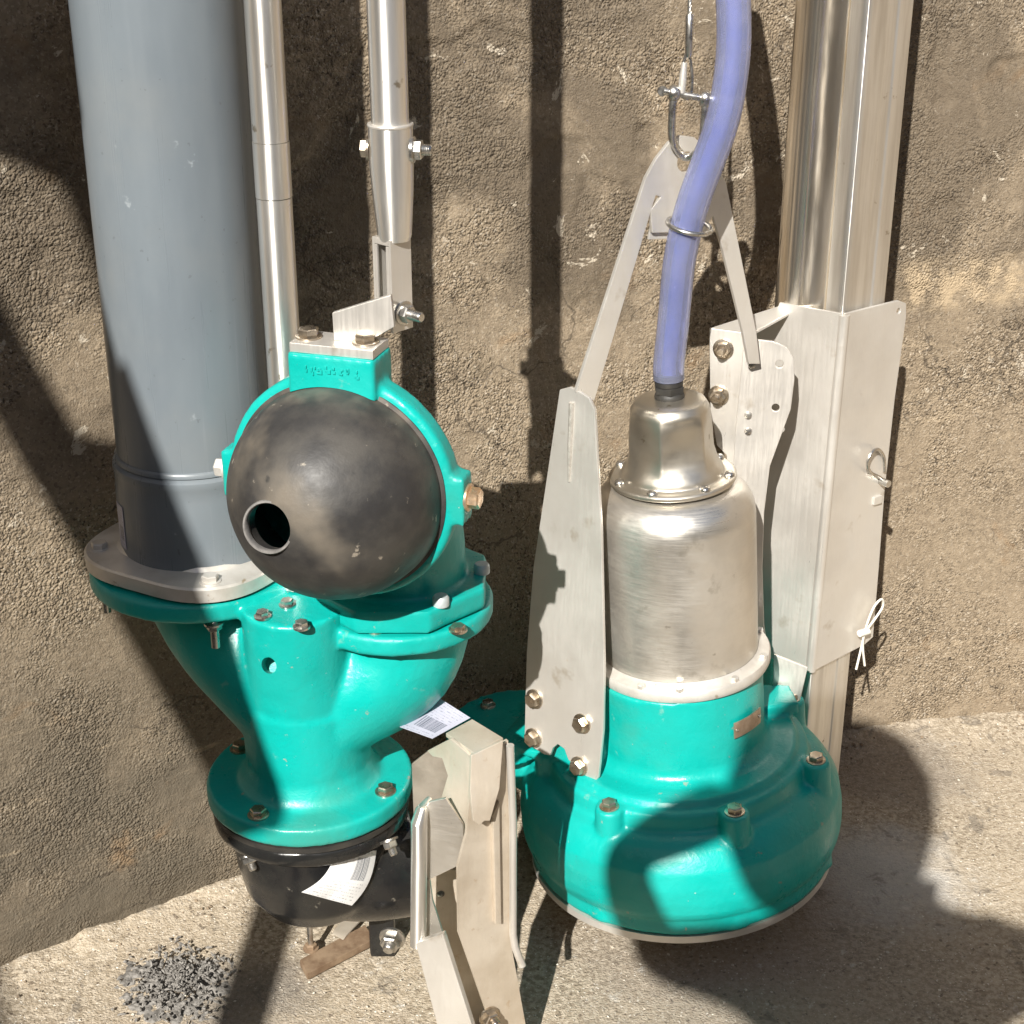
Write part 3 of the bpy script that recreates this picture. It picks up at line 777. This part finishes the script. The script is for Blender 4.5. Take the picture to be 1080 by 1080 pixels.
# printed label lying behind the bracket
vs = []; fs = []; uvs = []
LC = [(417, 765), (456, 779), (496, 757), (458, 733)]
for i in range(9):
    for j in range(9):
        s_ = i/8; w = j/8
        x = (LC[0][0]*(1-s_)+LC[1][0]*s_)*(1-w) + (LC[3][0]*(1-s_)+LC[2][0]*s_)*w
        y = (LC[0][1]*(1-s_)+LC[1][1]*s_)*(1-w) + (LC[3][1]*(1-s_)+LC[2][1]*s_)*w
        vs.append(fl(x, y, .402+.006*w*w + .002*math.sin(s_*5))); uvs.append((s_, w))
for i in range(8):
    for j in range(8): fs.append((i*9+j, (i+1)*9+j, (i+1)*9+j+1, i*9+j+1))
o = uv_mesh('barcode_label', 'label_a', None, vs, fs, uvs)
tag(o, 'white printed barcode sheet tucked behind the teal fitting, on the bracket top', 'label')

# ------------------------------------------------------------------ pump
AX, AY, ZR = .203, 1.72, .349
tilt = Matrix.Translation((AX, AY, ZR)) @ Matrix.Rotation(R(-4.3), 4, 'Y') @ Matrix.Translation((0, 0, -ZR))
def L2(x, y, z): return tilt @ V((x, y, z))
dirT = (tilt.to_3x3())
t = root('sewage_pump', (AX, AY, .06), 'submersible pump with teal volute and pale steel motor hanging from the shackle', 'pump')
vb = MB()
def scroll(a, z):
    k = max(0, min(1, (.23-z)/.05))
    return 1 + k*(.025*(1+math.cos(a-R(20)))*.5+.03*(1+math.cos(a-R(200)))*.5)
vprof = [(0, .073), (.183, .073), (.1865, .077), (.187, .094), (.1875, .097), (.1905, .100), (.1945, .110), (.1965, .124), (.1965, .144), (.1935, .166), (.186, .180), (.179, .190), (.171, .196), (.1615, .199), (.1600, .204), (.1590, .219), (.157, .2215), (.148, .2225), (.1465, .229), (.1445, .231), (.120, .232), (.111, .237), (.1072, .246), (.1065, .34), (0, .34)]
vb.lathe(vprof, 96, tilt @ Matrix.Translation((-.006, 0, 0)), scroll)
for k in range(7):
    a = R(-126 + 51.43*k); x, y = .168*math.cos(a), .168*math.sin(a)
    vb.tube([L2(x, y, .150), L2(x, y, .224)], [.0205, .0170], 24)
    x2, y2 = .172*math.cos(a), .172*math.sin(a); 
    vb.tube([L2(x2-.006, y2, .0745), L2(x2-.006, y2, .100)], [.023, .020], 24)
# discharge branch to the rear left
vb.tube([L2(-.03, .10, .145), L2(-.13, .085, .15), L2(-.19, .08, .165), L2(-.222, .078, .205)], [.07, .055, .050, .048], 32)
vb.tube([L2(-.222, .078, .198), L2(-.224, .078, .220)], [.078, .078], 48)
# flat lug under the lifting plate
lug = [L2(x, y, .230) for x, y in ((-.095, -.055), (-.150, -.030), (-.192, -.012), (-.228, .020), (-.195, .085), (-.085, .06))]
vb.prism(lug, dirT @ V((0, 0, -.012)))
vb.prism([L2(x, y, .23) for x, y in ((.085, .02), (.150, .03), (.145, .075), (.07, .09))], dirT @ V((0, 0, .018)))
lw = [L2(x, y, .32) for x, y in ((-.166, -.020), (-.110, -.068), (-.07, -.03), (-.12, .04))]
vb.prism(lw, dirT @ V((0, 0, -.15)))
vo = vb.build('volute', 'teal', None); remesh(vo, .0030, 3, .5, .0005, 40); par(vo, t)
MB().lathe([(.03, .060), (.187, .060), (.191, .063), (.191, .0725), (.03, .0725)], 96, tilt @ Matrix.Translation((-.008, 0, 0))).build('bottom_plate', 'steel_plate', t)
for k in range(7):
    a = R(-126 + 51.43*k); bolt(L2(.168*math.cos(a), .168*math.sin(a), .2235), dirT @ V((0, 0, 1)), .0092, 'bolt', t, rot=k)
bolt(L2(-.245, .12, .219), dirT @ V((0, 0, 1)), .008, 'zinc', t)
# motor shell
mp = [(.06, .338), (.0985, .338), (.0985, .344), (.0955, .350), (.0952, .36), (.0952, .535)]
for i in range(1, 11):
    a = math.pi/2*i/10; mp.append((.0952-.034*(1-math.cos(a)), .535+.040*math.sin(a)))
mp += [(.045, .5765), (.0, .5765)]
MB().lathe(mp, 96, tilt).build('motor_shell', 'steel_motor', t, 40)
ring_o = MB().lathe([(.095, .341), (.1085, .341), (.110, .344), (.110, .352), (.1085, .3545), (.100, .356), (.0955, .360)], 96, tilt).build('motor_ring', 'alu', t, 40)
for a in (-95, -57, -22, 14, 60, 110, 160, 205, 240):
    bolt(L2(.1045*math.cos(R(a)), .1045*math.sin(R(a)), .3545), dirT @ V((0, 0, 1)), .0048, 'steel_plate', ring_o, h=.005, washer=False, name='screw')
# cap with hexagonal waist
def hx(a, z):
    k = max(0, 1-abs((z-.632)/.034))**.5 if abs(z-.632) < .034 else 0
    seg_ = (a - R(12)) % R(60) - R(30); hexr = math.cos(R(30))/math.cos(seg_)
    return (1-k*.85) + k*.85*hexr*1.06
cprof = [(.040, .5785), (.0725, .5785), (.0738, .5800), (.0738, .5832), (.072, .585), (.062, .5855), (.0600, .5865), (.0585, .592), (.0535, .6005), (.0495, .612), (.0480, .625), (.0475, .640), (.0470, .655), (.0450, .666), (.0405, .6735), (.034, .6765), (.02, .6775), (0, .6778)]
cc = []
for i in range(len(cprof)-1):
    (r0, z0_), (r1, z1_) = cprof[i], cprof[i+1]
    for k in range(3): cc.append((r0+(r1-r0)*k/3, z0_+(z1_-z0_)*k/3))
cc.append(cprof[-1])
cap_o = MB().lathe(cc, 120, tilt, hx).build('cable_cap', 'steel_cap', t, 50)
for a in (-160, -115, -62, -18, 30, 90, 150):
    p = L2(.0665*math.cos(R(a)), .0665*math.sin(R(a)), .5855)
    MB().lathe([(0, -.001), (.0062, -.001), (.0062, .0015), (.0045, .004), (0, .0048)], 20, frame(p, dirT @ V((0, 0, 1)))).build('screw', 'zinc', cap_o, 50)
gl_o = MB().lathe([(0, .676), (.0165, .676), (.0172, .679), (.0165, .682), (.0148, .684), (.0140, .688), (.0140, .691), (.0160, .693), (.0165, .702), (.0150, .705), (.0120, .706), (0, .706)], 40, tilt).build('cable_gland', 'gasket', t, 30)
bolt(L2(0, 0, .6845), dirT @ V((0, 0, 1)), .0178, 'gasket', gl_o, h=.008, washer=False, name='gland_nut')
# nameplate with two rivets
vs = []; fs = []; uvs = []
for i in range(13):
    a = R(-60 + 26*i/12)
    for z in (.279, .300): 
        for r in (.1070, .1082): vs.append(L2(r*math.cos(a), r*math.sin(a), z))
for i in range(12):
    o_ = i*4; fs += [(o_, o_+1, o_+5, o_+4), (o_+3, o_+2, o_+6, o_+7), (o_+1, o_+3, o_+7, o_+5), (o_+2, o_, o_+4, o_+6)]
fs += [(0, 2, 3, 1), (48, 49, 51, 50)]
npm = MB(); npm.add(vs, fs); npo = npm.build('nameplate', 'plate_sign', t, 30)
for a in (-58, -36):
    p = L2(.1085*math.cos(R(a)), .1085*math.sin(R(a)), .2895)
    MB().lathe([(0, -.001), (.0024, -.001), (.002, .001), (0, .0016)], 14, frame(p, dirT @ V((math.cos(R(a)), math.sin(R(a)), 0)))).build('rivet', 'zinc', npo)
# lifting bail --- left plate
PA = at(595, 700, 1.672); nA = V((-.66, -.75, .04)).normalized()
arm = sheet('lifting_plate', ((590, 411), (601, 408), (612, 414), (621, 420), (627, 432), (634, 560), (637, 700), (636, 770), (631, 820), (627, 825), (619, 823), (609, 812), (599, 801), (595, 790), (588, 785), (583, 789), (580, 797), (574, 796), (556, 785), (553, 775), (555, 690), (562, 600), (574, 520)), PA, nA, .0045, 'steel_plate', t, bev=.0012)
for (px, py) in ((564, 737), (614, 763), (563, 778), (611, 808)):
    bolt(pp(px, py, PA+nA*.0005, nA), nA, .0098, 'bolt', t, h=.0075, rot=px)
MB().tube([pp(603, 425, PA+nA*.001, nA), pp(601, 470, PA+nA*.001, nA), pp(600, 508, PA+nA*.0005, nA)], [.0035, .003, .0015], 10).build('weld_seam', 'weld', t)
# bail strips, in the vertical plane through both lifting plates
pL = V((.075, 1.682, .69)); pR = V((.268, 1.775, .72)); e1 = (pR-pL); e1.z = 0; e1.normalize()
nB = V((e1.y, -e1.x, 0)); 
bail = sheet('bail', ((607, 414), (681, 188), (692, 168), (706, 150), (718, 143), (733, 145), (748, 160), (766, 192), (798, 350), (802, 384), (790, 384), (784, 352), (762, 262), (752, 228), (742, 244), (688, 246), (686, 222), (697, 208), (692, 206), (627, 423)), pL, nB, .006, 'steel_plate', t, bev=.0012, cuts=[(724, 171, .011)])
sheet('gusset', ((690, 214), (748, 210), (746, 250), (684, 253)), pL-nB*.0065, nB, .004, 'steel_plate', t)
# right lifting plate
PR = at(800, 420, 1.80); nRr = V((-.10, -.99, .05)).normalized()
sheet('lifting_plate', ((784, 368), (797, 358), (815, 360), (829, 366), (837, 377), (838, 400), (834, 432), (823, 462), (812, 492), (806, 540), (804, 600), (806, 660), (812, 700), (790, 700), (770, 560), (776, 450)), PR, nRr, .0045, 'steel_plate', t, cuts=[(822, 384, .0046), (818, 430, .0046)])
for (px, py) in ((793, 385), (789, 438), (789, 455)):
    p = pp(px, py, PR+nRr*.0005, nRr)
    MB().lathe([(0, -.001), (.005, -.001), (.004, .002), (0, .003)], 16, frame(p, nRr)).build('rivet', 'zinc', t)

# ------------------------------------------------------------------ hose with its ring
hp_ = [(706, 398, 1.722), (709, 385, 1.720), (710, 360, 1.716), (712, 320, 1.708), (716, 280, 1.700), (723, 243, 1.694), (733, 208, 1.688), (747, 170, 1.684), (758, 140, 1.682), (767, 105, 1.682), (773, 60, 1.684), (774, 20, 1.688), (772, -20, 1.692), (768, -70, 1.70), (760, -130, 1.71), (748, -200, 1.72)]
base_p = L2(0, 0, .700)
pts = [at(*q) for q in hp_]; pts[0] = base_p; pts[1] = base_p+V((-.0008, -.001, .018)); pts[2] = base_p.lerp(pts[3], .55)+V((-.0006, 0, 0))
# Catmull-Rom
def crom(ps, n=8):
    out = []
    for i in range(len(ps)-1):
        p0 = ps[max(0, i-1)]; p1 = ps[i]; p2 = ps[i+1]; p3 = ps[min(len(ps)-1, i+2)]
        for k in range(n):
            s_ = k/n; out.append(.5*((2*p1)+(p2-p0)*s_+(2*p0-5*p1+4*p2-p3)*s_*s_+(3*p1-p0-3*p2+p3)*s_**3))
    out.append(ps[-1]); return out
hpath = crom(pts)
hm_ = MB().tube(hpath, .0177, 48, False); hm_.tube(hpath, .0135, 48, False)
nn = len(hpath)*48
for e_0 in (0, (len(hpath)-1)*48):
    for k in range(48): hm_.f.append((e_0+k, e_0+(k+1) % 48, nn+e_0+(k+1) % 48, nn+e_0+k))
hose = hm_.build('hose', 'hose', None, 60)
MB().tube(hpath, .0082, 24).build('cable', 'cable', hose, 60)
tag(hose, 'translucent violet hose curving up from the gland on top of the pump motor', 'hose')
# ring on the hose
rc = at(727, 238, 1.694); ax = (pts[6]-pts[4]).normalized()
rx = ax.cross(V((0, 1, 0))).normalized(); ry = ax.cross(rx)
tilt_ = V((.12, 0, -.10))
rp = [rc + rx*.0235*math.cos(a) + ry*.0215*math.sin(a) + V((0, 0, 0)) for a in [2*math.pi*i/40 for i in range(41)]]
o = MB().tube(rp, .0027, 14, False).build('hose_ring', 'zinc', None, 60)
tag(o, 'thin steel wire ring clasping the violet hose below the shackle', 'ring')

# ------------------------------------------------------------------ shackle and wire rope
SY = 1.722
t = root('shackle', at(726, 165, SY), 'steel bow shackle through the eye of the lifting bail', 'shackle')
pl_, pr_ = at(711, 98, SY-.012), at(744, 104, SY-.012)
low = at(727, 163, SY)
bow = crom([pl_, at(709, 120, SY-.012), at(709, 145, SY-.008), at(716, 160, SY-.002)+V((0, .004, 0)), at(724, 166, SY+.004), at(735, 160, SY-.004), at(741, 145, SY-.010), at(743, 122, SY-.012), pr_], 6)
MB().tube(bow, .0042, 16).build('bow', 'zinc', t, 60)
ax_ = (pr_-pl_).normalized()
MB().tube([pl_-ax_*.011, pr_+ax_*.008], .0038, 16).build('pin', 'zinc', t)
for q in (pl_, pr_):
    MB().lathe([(0, -.0055), (.0065, -.0055), (.0085, -.003), (.0085, .003), (.0065, .0055), (0, .0055)], 28, frame(q, ax_)).build('eye', 'zinc', t, 50)
pk = pl_-ax_*.0125
MB().lathe([(0, -.002), (.005, -.002), (.0055, 0), (.005, .002), (0, .002)], 20, frame(pk, V((0, 1, 0)))).build('pin_head', 'zinc', t, 50)
t = root('wire_rope', at(724, 98, SY-.012), 'thin steel wire rope ending in a crimped eye above the shackle', 'rope')
loop = crom([at(727, 48, SY-.012), at(722, 62, SY-.012), at(718, 82, SY-.012), at(719, 98, SY-.012), at(724, 104, SY-.012), at(729, 97, SY-.012), at(730, 80, SY-.012), at(728, 62, SY-.012), at(727, 50, SY-.012)], 5)
MB().tube(loop, .0018, 10).build('eye_loop', 'zinc', t, 60)
MB().tube([at(722, 66, SY-.0135), at(720, 85, SY-.0135), at(719, 98, SY-.0135)], [.003, .0042, .0036], 12).build('thimble', 'steel_plate', t, 60)
MB().lathe([(0, -.022), (.0028, -.022), (.0042, -.020), (.0042, .020), (.0028, .022), (0, .022)], 18, frame(at(727, 38, SY-.012), at(728, 0, SY-.012)-at(727, 50, SY-.012))).build('ferrule', 'zinc', t, 40)
st = MB()
top = at(729, -150, SY); bot = at(727, 40, SY-.012)
for k in range(5):
    ps = []
    for i in range(81):
        s_ = i/80; a = s_*40+k*2*math.pi/5; ps.append(bot.lerp(top, s_)+V((.0013*math.cos(a), .0013*math.sin(a), 0)))
    st.tube(ps, .0010, 6)
st.build('strand', 'zinc', t, 60)

# ------------------------------------------------------------------ guide post
CX, CY = .394, 1.842     # near corner of the carriage
t = root('guide_post', (.40, 1.88, 0), 'tall stainless guide post of a round tube and a folded channel on the right', 'post')
dB = V((-.066*1.0, .045, 0)); dC = V((.069, .052, 0))
tc = V((CX, CY, 0)) + V((-.030, .066, 0))
MB().tube([tc+V((0, 0, .0)), tc+V((0, 0, 1.75))], .0415, 64).build('tube', 'steel_bright', t)
# folded channel on the right: profile extruded vertically
def loc2(s_, d_): # s along dC, d inward
    u = dC.normalized(); n_ = V((-u.y, u.x, 0)); return V((CX, CY, 0)) + u*s_ + n_*d_
prof = [loc2(.000, .012), loc2(.003, .005), loc2(.010, .003), loc2(.034, .003), loc2(.036, .0045), loc2(.050, .0045), loc2(.052, .003), loc2(.074, .003), loc2(.078, .006), loc2(.078, .030), loc2(.0, .030)]
MB().prism(prof, (0, 0, 1.75)).build('channel', 'steel_tube', t, 30, bevel=.0012, seg=3)
MB().box((CX+.005, CY+.055, .006), (.048, 0, 0), (0, .05, 0), (0, 0, .003)).build('foot_plate', 'steel_dirty', t, bevel=.001)
# ------------------------------------------------------------------ carriage sleeve on the post
zT = at(893, 331, CY-.004).z; zB = at(857, 708, CY-.004).z
t = root('guide_carriage', (CX, CY, zB), 'pale folded steel sleeve plate wrapped round the guide post beside the motor', 'bracket')
K = V((CX, CY-.006, 0))
n_b = V((-.56, -.83, 0)).normalized(); n_c = V((.60, -.80, 0)).normalized()
K.z = .5
# left wing B, right wing C, meeting at the rounded corner
cornerB = [(890, 331), (890, 331)]
b_pts = [(889, 331), (822, 319), (818, 330), (800, 335), (796, 360), (790, 700), (815, 695), (818, 702), (853, 708)]
sheet('left_wing', b_pts, K, n_b, .004, 'steel_plate', t)
c_pts = [(892, 331), (948, 317), (956, 320), (956, 334), (944, 420), (933, 520), (927, 600), (921, 672), (912, 680), (858, 708)]
sheet('right_wing', c_pts, K, n_c, .004, 'steel_plate', t, cuts=[(948, 328, .0036)])
MB().tube([pp(890.5, 332, K-V((0, -.006, 0)), (0, -1, 0)), pp(855, 707, K-V((0, -.006, 0)), (0, -1, 0))], .0068, 24).build('folded_edge', 'steel_plate', t)
# joggled flange with the two nuts
PD = at(768, 400, 1.815); nDd = V((-.35, -.93, .03)).normalized()
sheet('side_flange', ((748, 346), (790, 352), (800, 480), (790, 560), (770, 540), (766, 480), (756, 470), (749, 430)), PD, nDd, .0045, 'steel_plate', t)
tp = [pp(748, 346, PD, nDd), pp(792, 352, PD, nDd), at(832, 330, 1.875), at(829, 320, 1.893)]
MB().prism(tp, (0, 0, -.004)).build('top_flange', 'steel_plate', t, bevel=.001)
for (px, py) in ((763, 368), (758, 417)):
    bolt(pp(px, py, PD+nDd*.0005, nDd), nDd, .0098, 'bolt', t, h=.008, stud=.008, name='nut')
# lower tab
PT = at(830, 715, 1.80)
sheet('lower_tab', ((816, 690), (852, 704), (843, 742), (838, 747), (818, 744), (815, 730)), PT, (-.2, -.98, .1), .004, 'steel_plate', t)
bolt(pp(827, 733, PT-V((0, .001, 0)), (-.2, -.98, .1)), (-.2, -.98, .1), .0065, 'bolt', t, h=.005)
# ring pin and white tie on the right wing
t2 = root('ring_pin', pp(926, 500, K, n_c), 'small steel pull ring with pin on the right face of the sleeve plate', 'pin')
Q = K+n_c*.004
rp = crom([pp(933, 497, Q, n_c), pp(932, 482, Q, n_c), pp(926, 474, Q+n_c*.004, n_c), pp(919, 478, Q+n_c*.006, n_c), pp(915, 489, Q+n_c*.006, n_c), pp(918, 498, Q+n_c*.004, n_c), pp(927, 503, Q, n_c), pp(932, 507, Q, n_c)], 6)
MB().tube(rp, .0022, 12).build('ring', 'zinc', t2, 60)
cyl(MB(), (0, 0, 0), (0, 0, 1), 1)
q = pp(931, 508, Q, n_c); MB().tube([q-n_c*.006, q+n_c*.010], .0048, 18).build('pin', 'zinc', t2)
q = pp(924, 527, K, n_c); MB().box(q, V((.006, .004, 0)), n_c*.004, V((0, 0, .0055))).build('stop', 'steel_plate', t2, bevel=.001)
t2 = root('cable_tie', pp(912, 665, K, n_c), 'white knotted plastic tie looped through the lower corner of the sleeve plate', 'tie')
tp = crom([pp(903, 706, Q+n_c*.004, n_c), pp(908, 685, Q+n_c*.004, n_c), pp(914, 660, Q+n_c*.008, n_c), pp(922, 640, Q+n_c*.010, n_c), pp(930, 632, Q+n_c*.010, n_c), pp(931, 640, Q+n_c*.008, n_c), pp(922, 654, Q+n_c*.006, n_c), pp(912, 668, Q+n_c*.006, n_c), pp(910, 682, Q+n_c*.005, n_c), pp(912, 702, Q+n_c*.006, n_c)], 6)
MB().tube(tp, .0016, 10).build('tail', 'cord_w', t2, 60)
q = pp(911, 667, Q+n_c*.006, n_c); MB().tube([q-V((.007, .004, 0)), q+V((.007, .004, 0))], .0048, 16).build('knot', 'cord_w', t2, bevel=.001)

# ------------------------------------------------------------------ outside the picture: who and what casts the long shadows
t = root('shadow_timber', (-.43, 0, 0), 'unseen leaning timber frame added to cast the slanting shadow on the left', 'timber')  # added out of view, outlines shaped to throw the slanting shadow at left
def xl(z): return -.782 - .306*(z-1.127)
MB().prism([(xl(0), 0, 0), (xl(0)+.058, 0, 0), (xl(2.5)+.058, 0, 2.5), (xl(2.5), 0, 2.5)], (0, .03, 0)).build('rail', 'timber', t, bevel=.004)
def xr(z): return -.667 - .29*(z-1.398)
MB().prism([(xl(1.36)+.03, -.012, 1.36), (xr(1.36), -.012, 1.40), (xr(1.95), -.012, 1.95), (xl(1.95)+.05, -.012, 1.93)], (0, .011, 0)).build('board', 'timber', t, bevel=.003)
MB().prism([(xr(1.94)-.085, 0, 1.94), (xr(1.94), 0, 1.90), (xr(2.5), 0, 2.5), (xr(2.5)-.03, 0, 2.5)], (0, .02, 0)).build('rail', 'timber', t, bevel=.003)
MB().prism([(-1.12, -.012, 2.24), (-.86, -.012, 2.20), (-.90, -.012, 2.5), (-1.2, -.012, 2.5)], (0, .011, 0)).build('board', 'timber', t, bevel=.003)

def skin_body(name, joints, edges, mat, rootv=0, sub=2, parent=None):
    me = bpy.data.meshes.new(name); me.from_pydata([j[0] for j in joints], edges, [])
    o = bpy.data.objects.new(name, me); COL.objects.link(o); me.materials.append(M[mat])
    s_ = o.modifiers.new('skin', 'SKIN'); s_.use_smooth_shade = True
    for i, j in enumerate(joints):
        sv = me.skin_vertices[0].data[i]; r = j[1]; sv.radius = r if isinstance(r, tuple) else (r, r); sv.use_root = (i == rootv)
    sb = o.modifiers.new('sub', 'SUBSURF'); sb.levels = sub; sb.render_levels = sub
    bpy.context.view_layer.update(); bake(o)
    for p in o.data.polygons: p.use_smooth = True
    if not o.data.materials: o.data.materials.append(M[mat])
    par(o, parent); return o
t = root('person', (-.08, -.22, 0), 'person in a blue shirt holding up a phone to take the photograph', 'person')
J = [((-.08, -.25, .95), (.14, .10)), ((-.08, -.25, 1.15), (.14, .10)), ((-.09, -.24, 1.36), (.15, .10)), ((-.13, -.21, 1.47), .055), ((-.145, -.185, 1.57), (.078, .092)), ((-.15, -.175, 1.68), (.082, .095)),
     ((-.27, -.22, 1.38), .050), ((-.335, -.12, 1.32), .040), ((-.355, -.06, 1.41), .032), ((-.225, -.05, 1.485), .040),
     ((.09, -.22, 1.38), .052), ((.22, -.14, 1.22), .042), ((.15, -.05, 1.24), .033), ((.08, -.015, 1.28), .030),
     ((-.17, -.25, .86), .09), ((-.18, -.22, .48), .062), ((-.19, -.26, .10), .042), ((-.20, -.16, .04), .038),
     ((.01, -.25, .86), .09), ((.02, -.22, .48), .062), ((.02, -.26, .10), .042), ((.03, -.16, .04), .038)]
E_ = [(0, 1), (1, 2), (2, 3), (3, 4), (4, 5), (2, 6), (6, 7), (7, 8), (8, 9), (2, 10), (10, 11), (11, 12), (12, 13), (0, 14), (14, 15), (15, 16), (16, 17), (0, 18), (18, 19), (19, 20), (20, 21)]
skin_body('body', J, E_, 'cloth', 0, 2, t)
hd = MB(); hd.lathe([(.055, -.15), (.090, -.13), (.116, -.07), (.124, 0), (.114, .07), (.084, .125), (.04, .150), (0, .155)], 32, Matrix.Translation((-.160, -.20, 1.605)))
hd.build('hood', 'cloth', t, 60)
ph = MB().box((0, -.012, 1.268), (.036, 0, 0), (0, .004, 0), (0, 0, .075)).build('phone', 'phone', None, bevel=.003)
tag(ph, 'black phone held up by the person taking the photograph', 'phone')

# ------------------------------------------------------------------ light
Ld = V((.3, 1, -.77)).normalized()
sd = bpy.data.lights.new('sun', 'SUN'); so = bpy.data.objects.new('sun', sd); COL.objects.link(so)
so.rotation_euler = Ld.to_track_quat('-Z', 'Y').to_euler(); so.location = (-1, -3, 4)
sd.energy = 5.0; sd.angle = R(.53); sd.color = (1, .955, .88)
w = bpy.data.worlds.new('World'); sc.world = w; w.use_nodes = True
nt = w.node_tree; bg = nt.nodes['Background']; sk = nt.nodes.new('ShaderNodeTexSky'); sk.sky_type = 'NISHITA'; sk.sun_disc = False
sk.sun_elevation = R(36.4); sk.sun_rotation = math.atan2(-.3, -1) % (2*math.pi); sk.air_density = 1.0; sk.dust_density = 1.0
nt.links.new(sk.outputs[0], bg.inputs[0]); bg.inputs[1].default_value = .05
sc.view_settings.view_transform = 'Standard'; sc.view_settings.look = 'None'; sc.view_settings.gamma = 1
sc.view_settings.exposure = 0.78
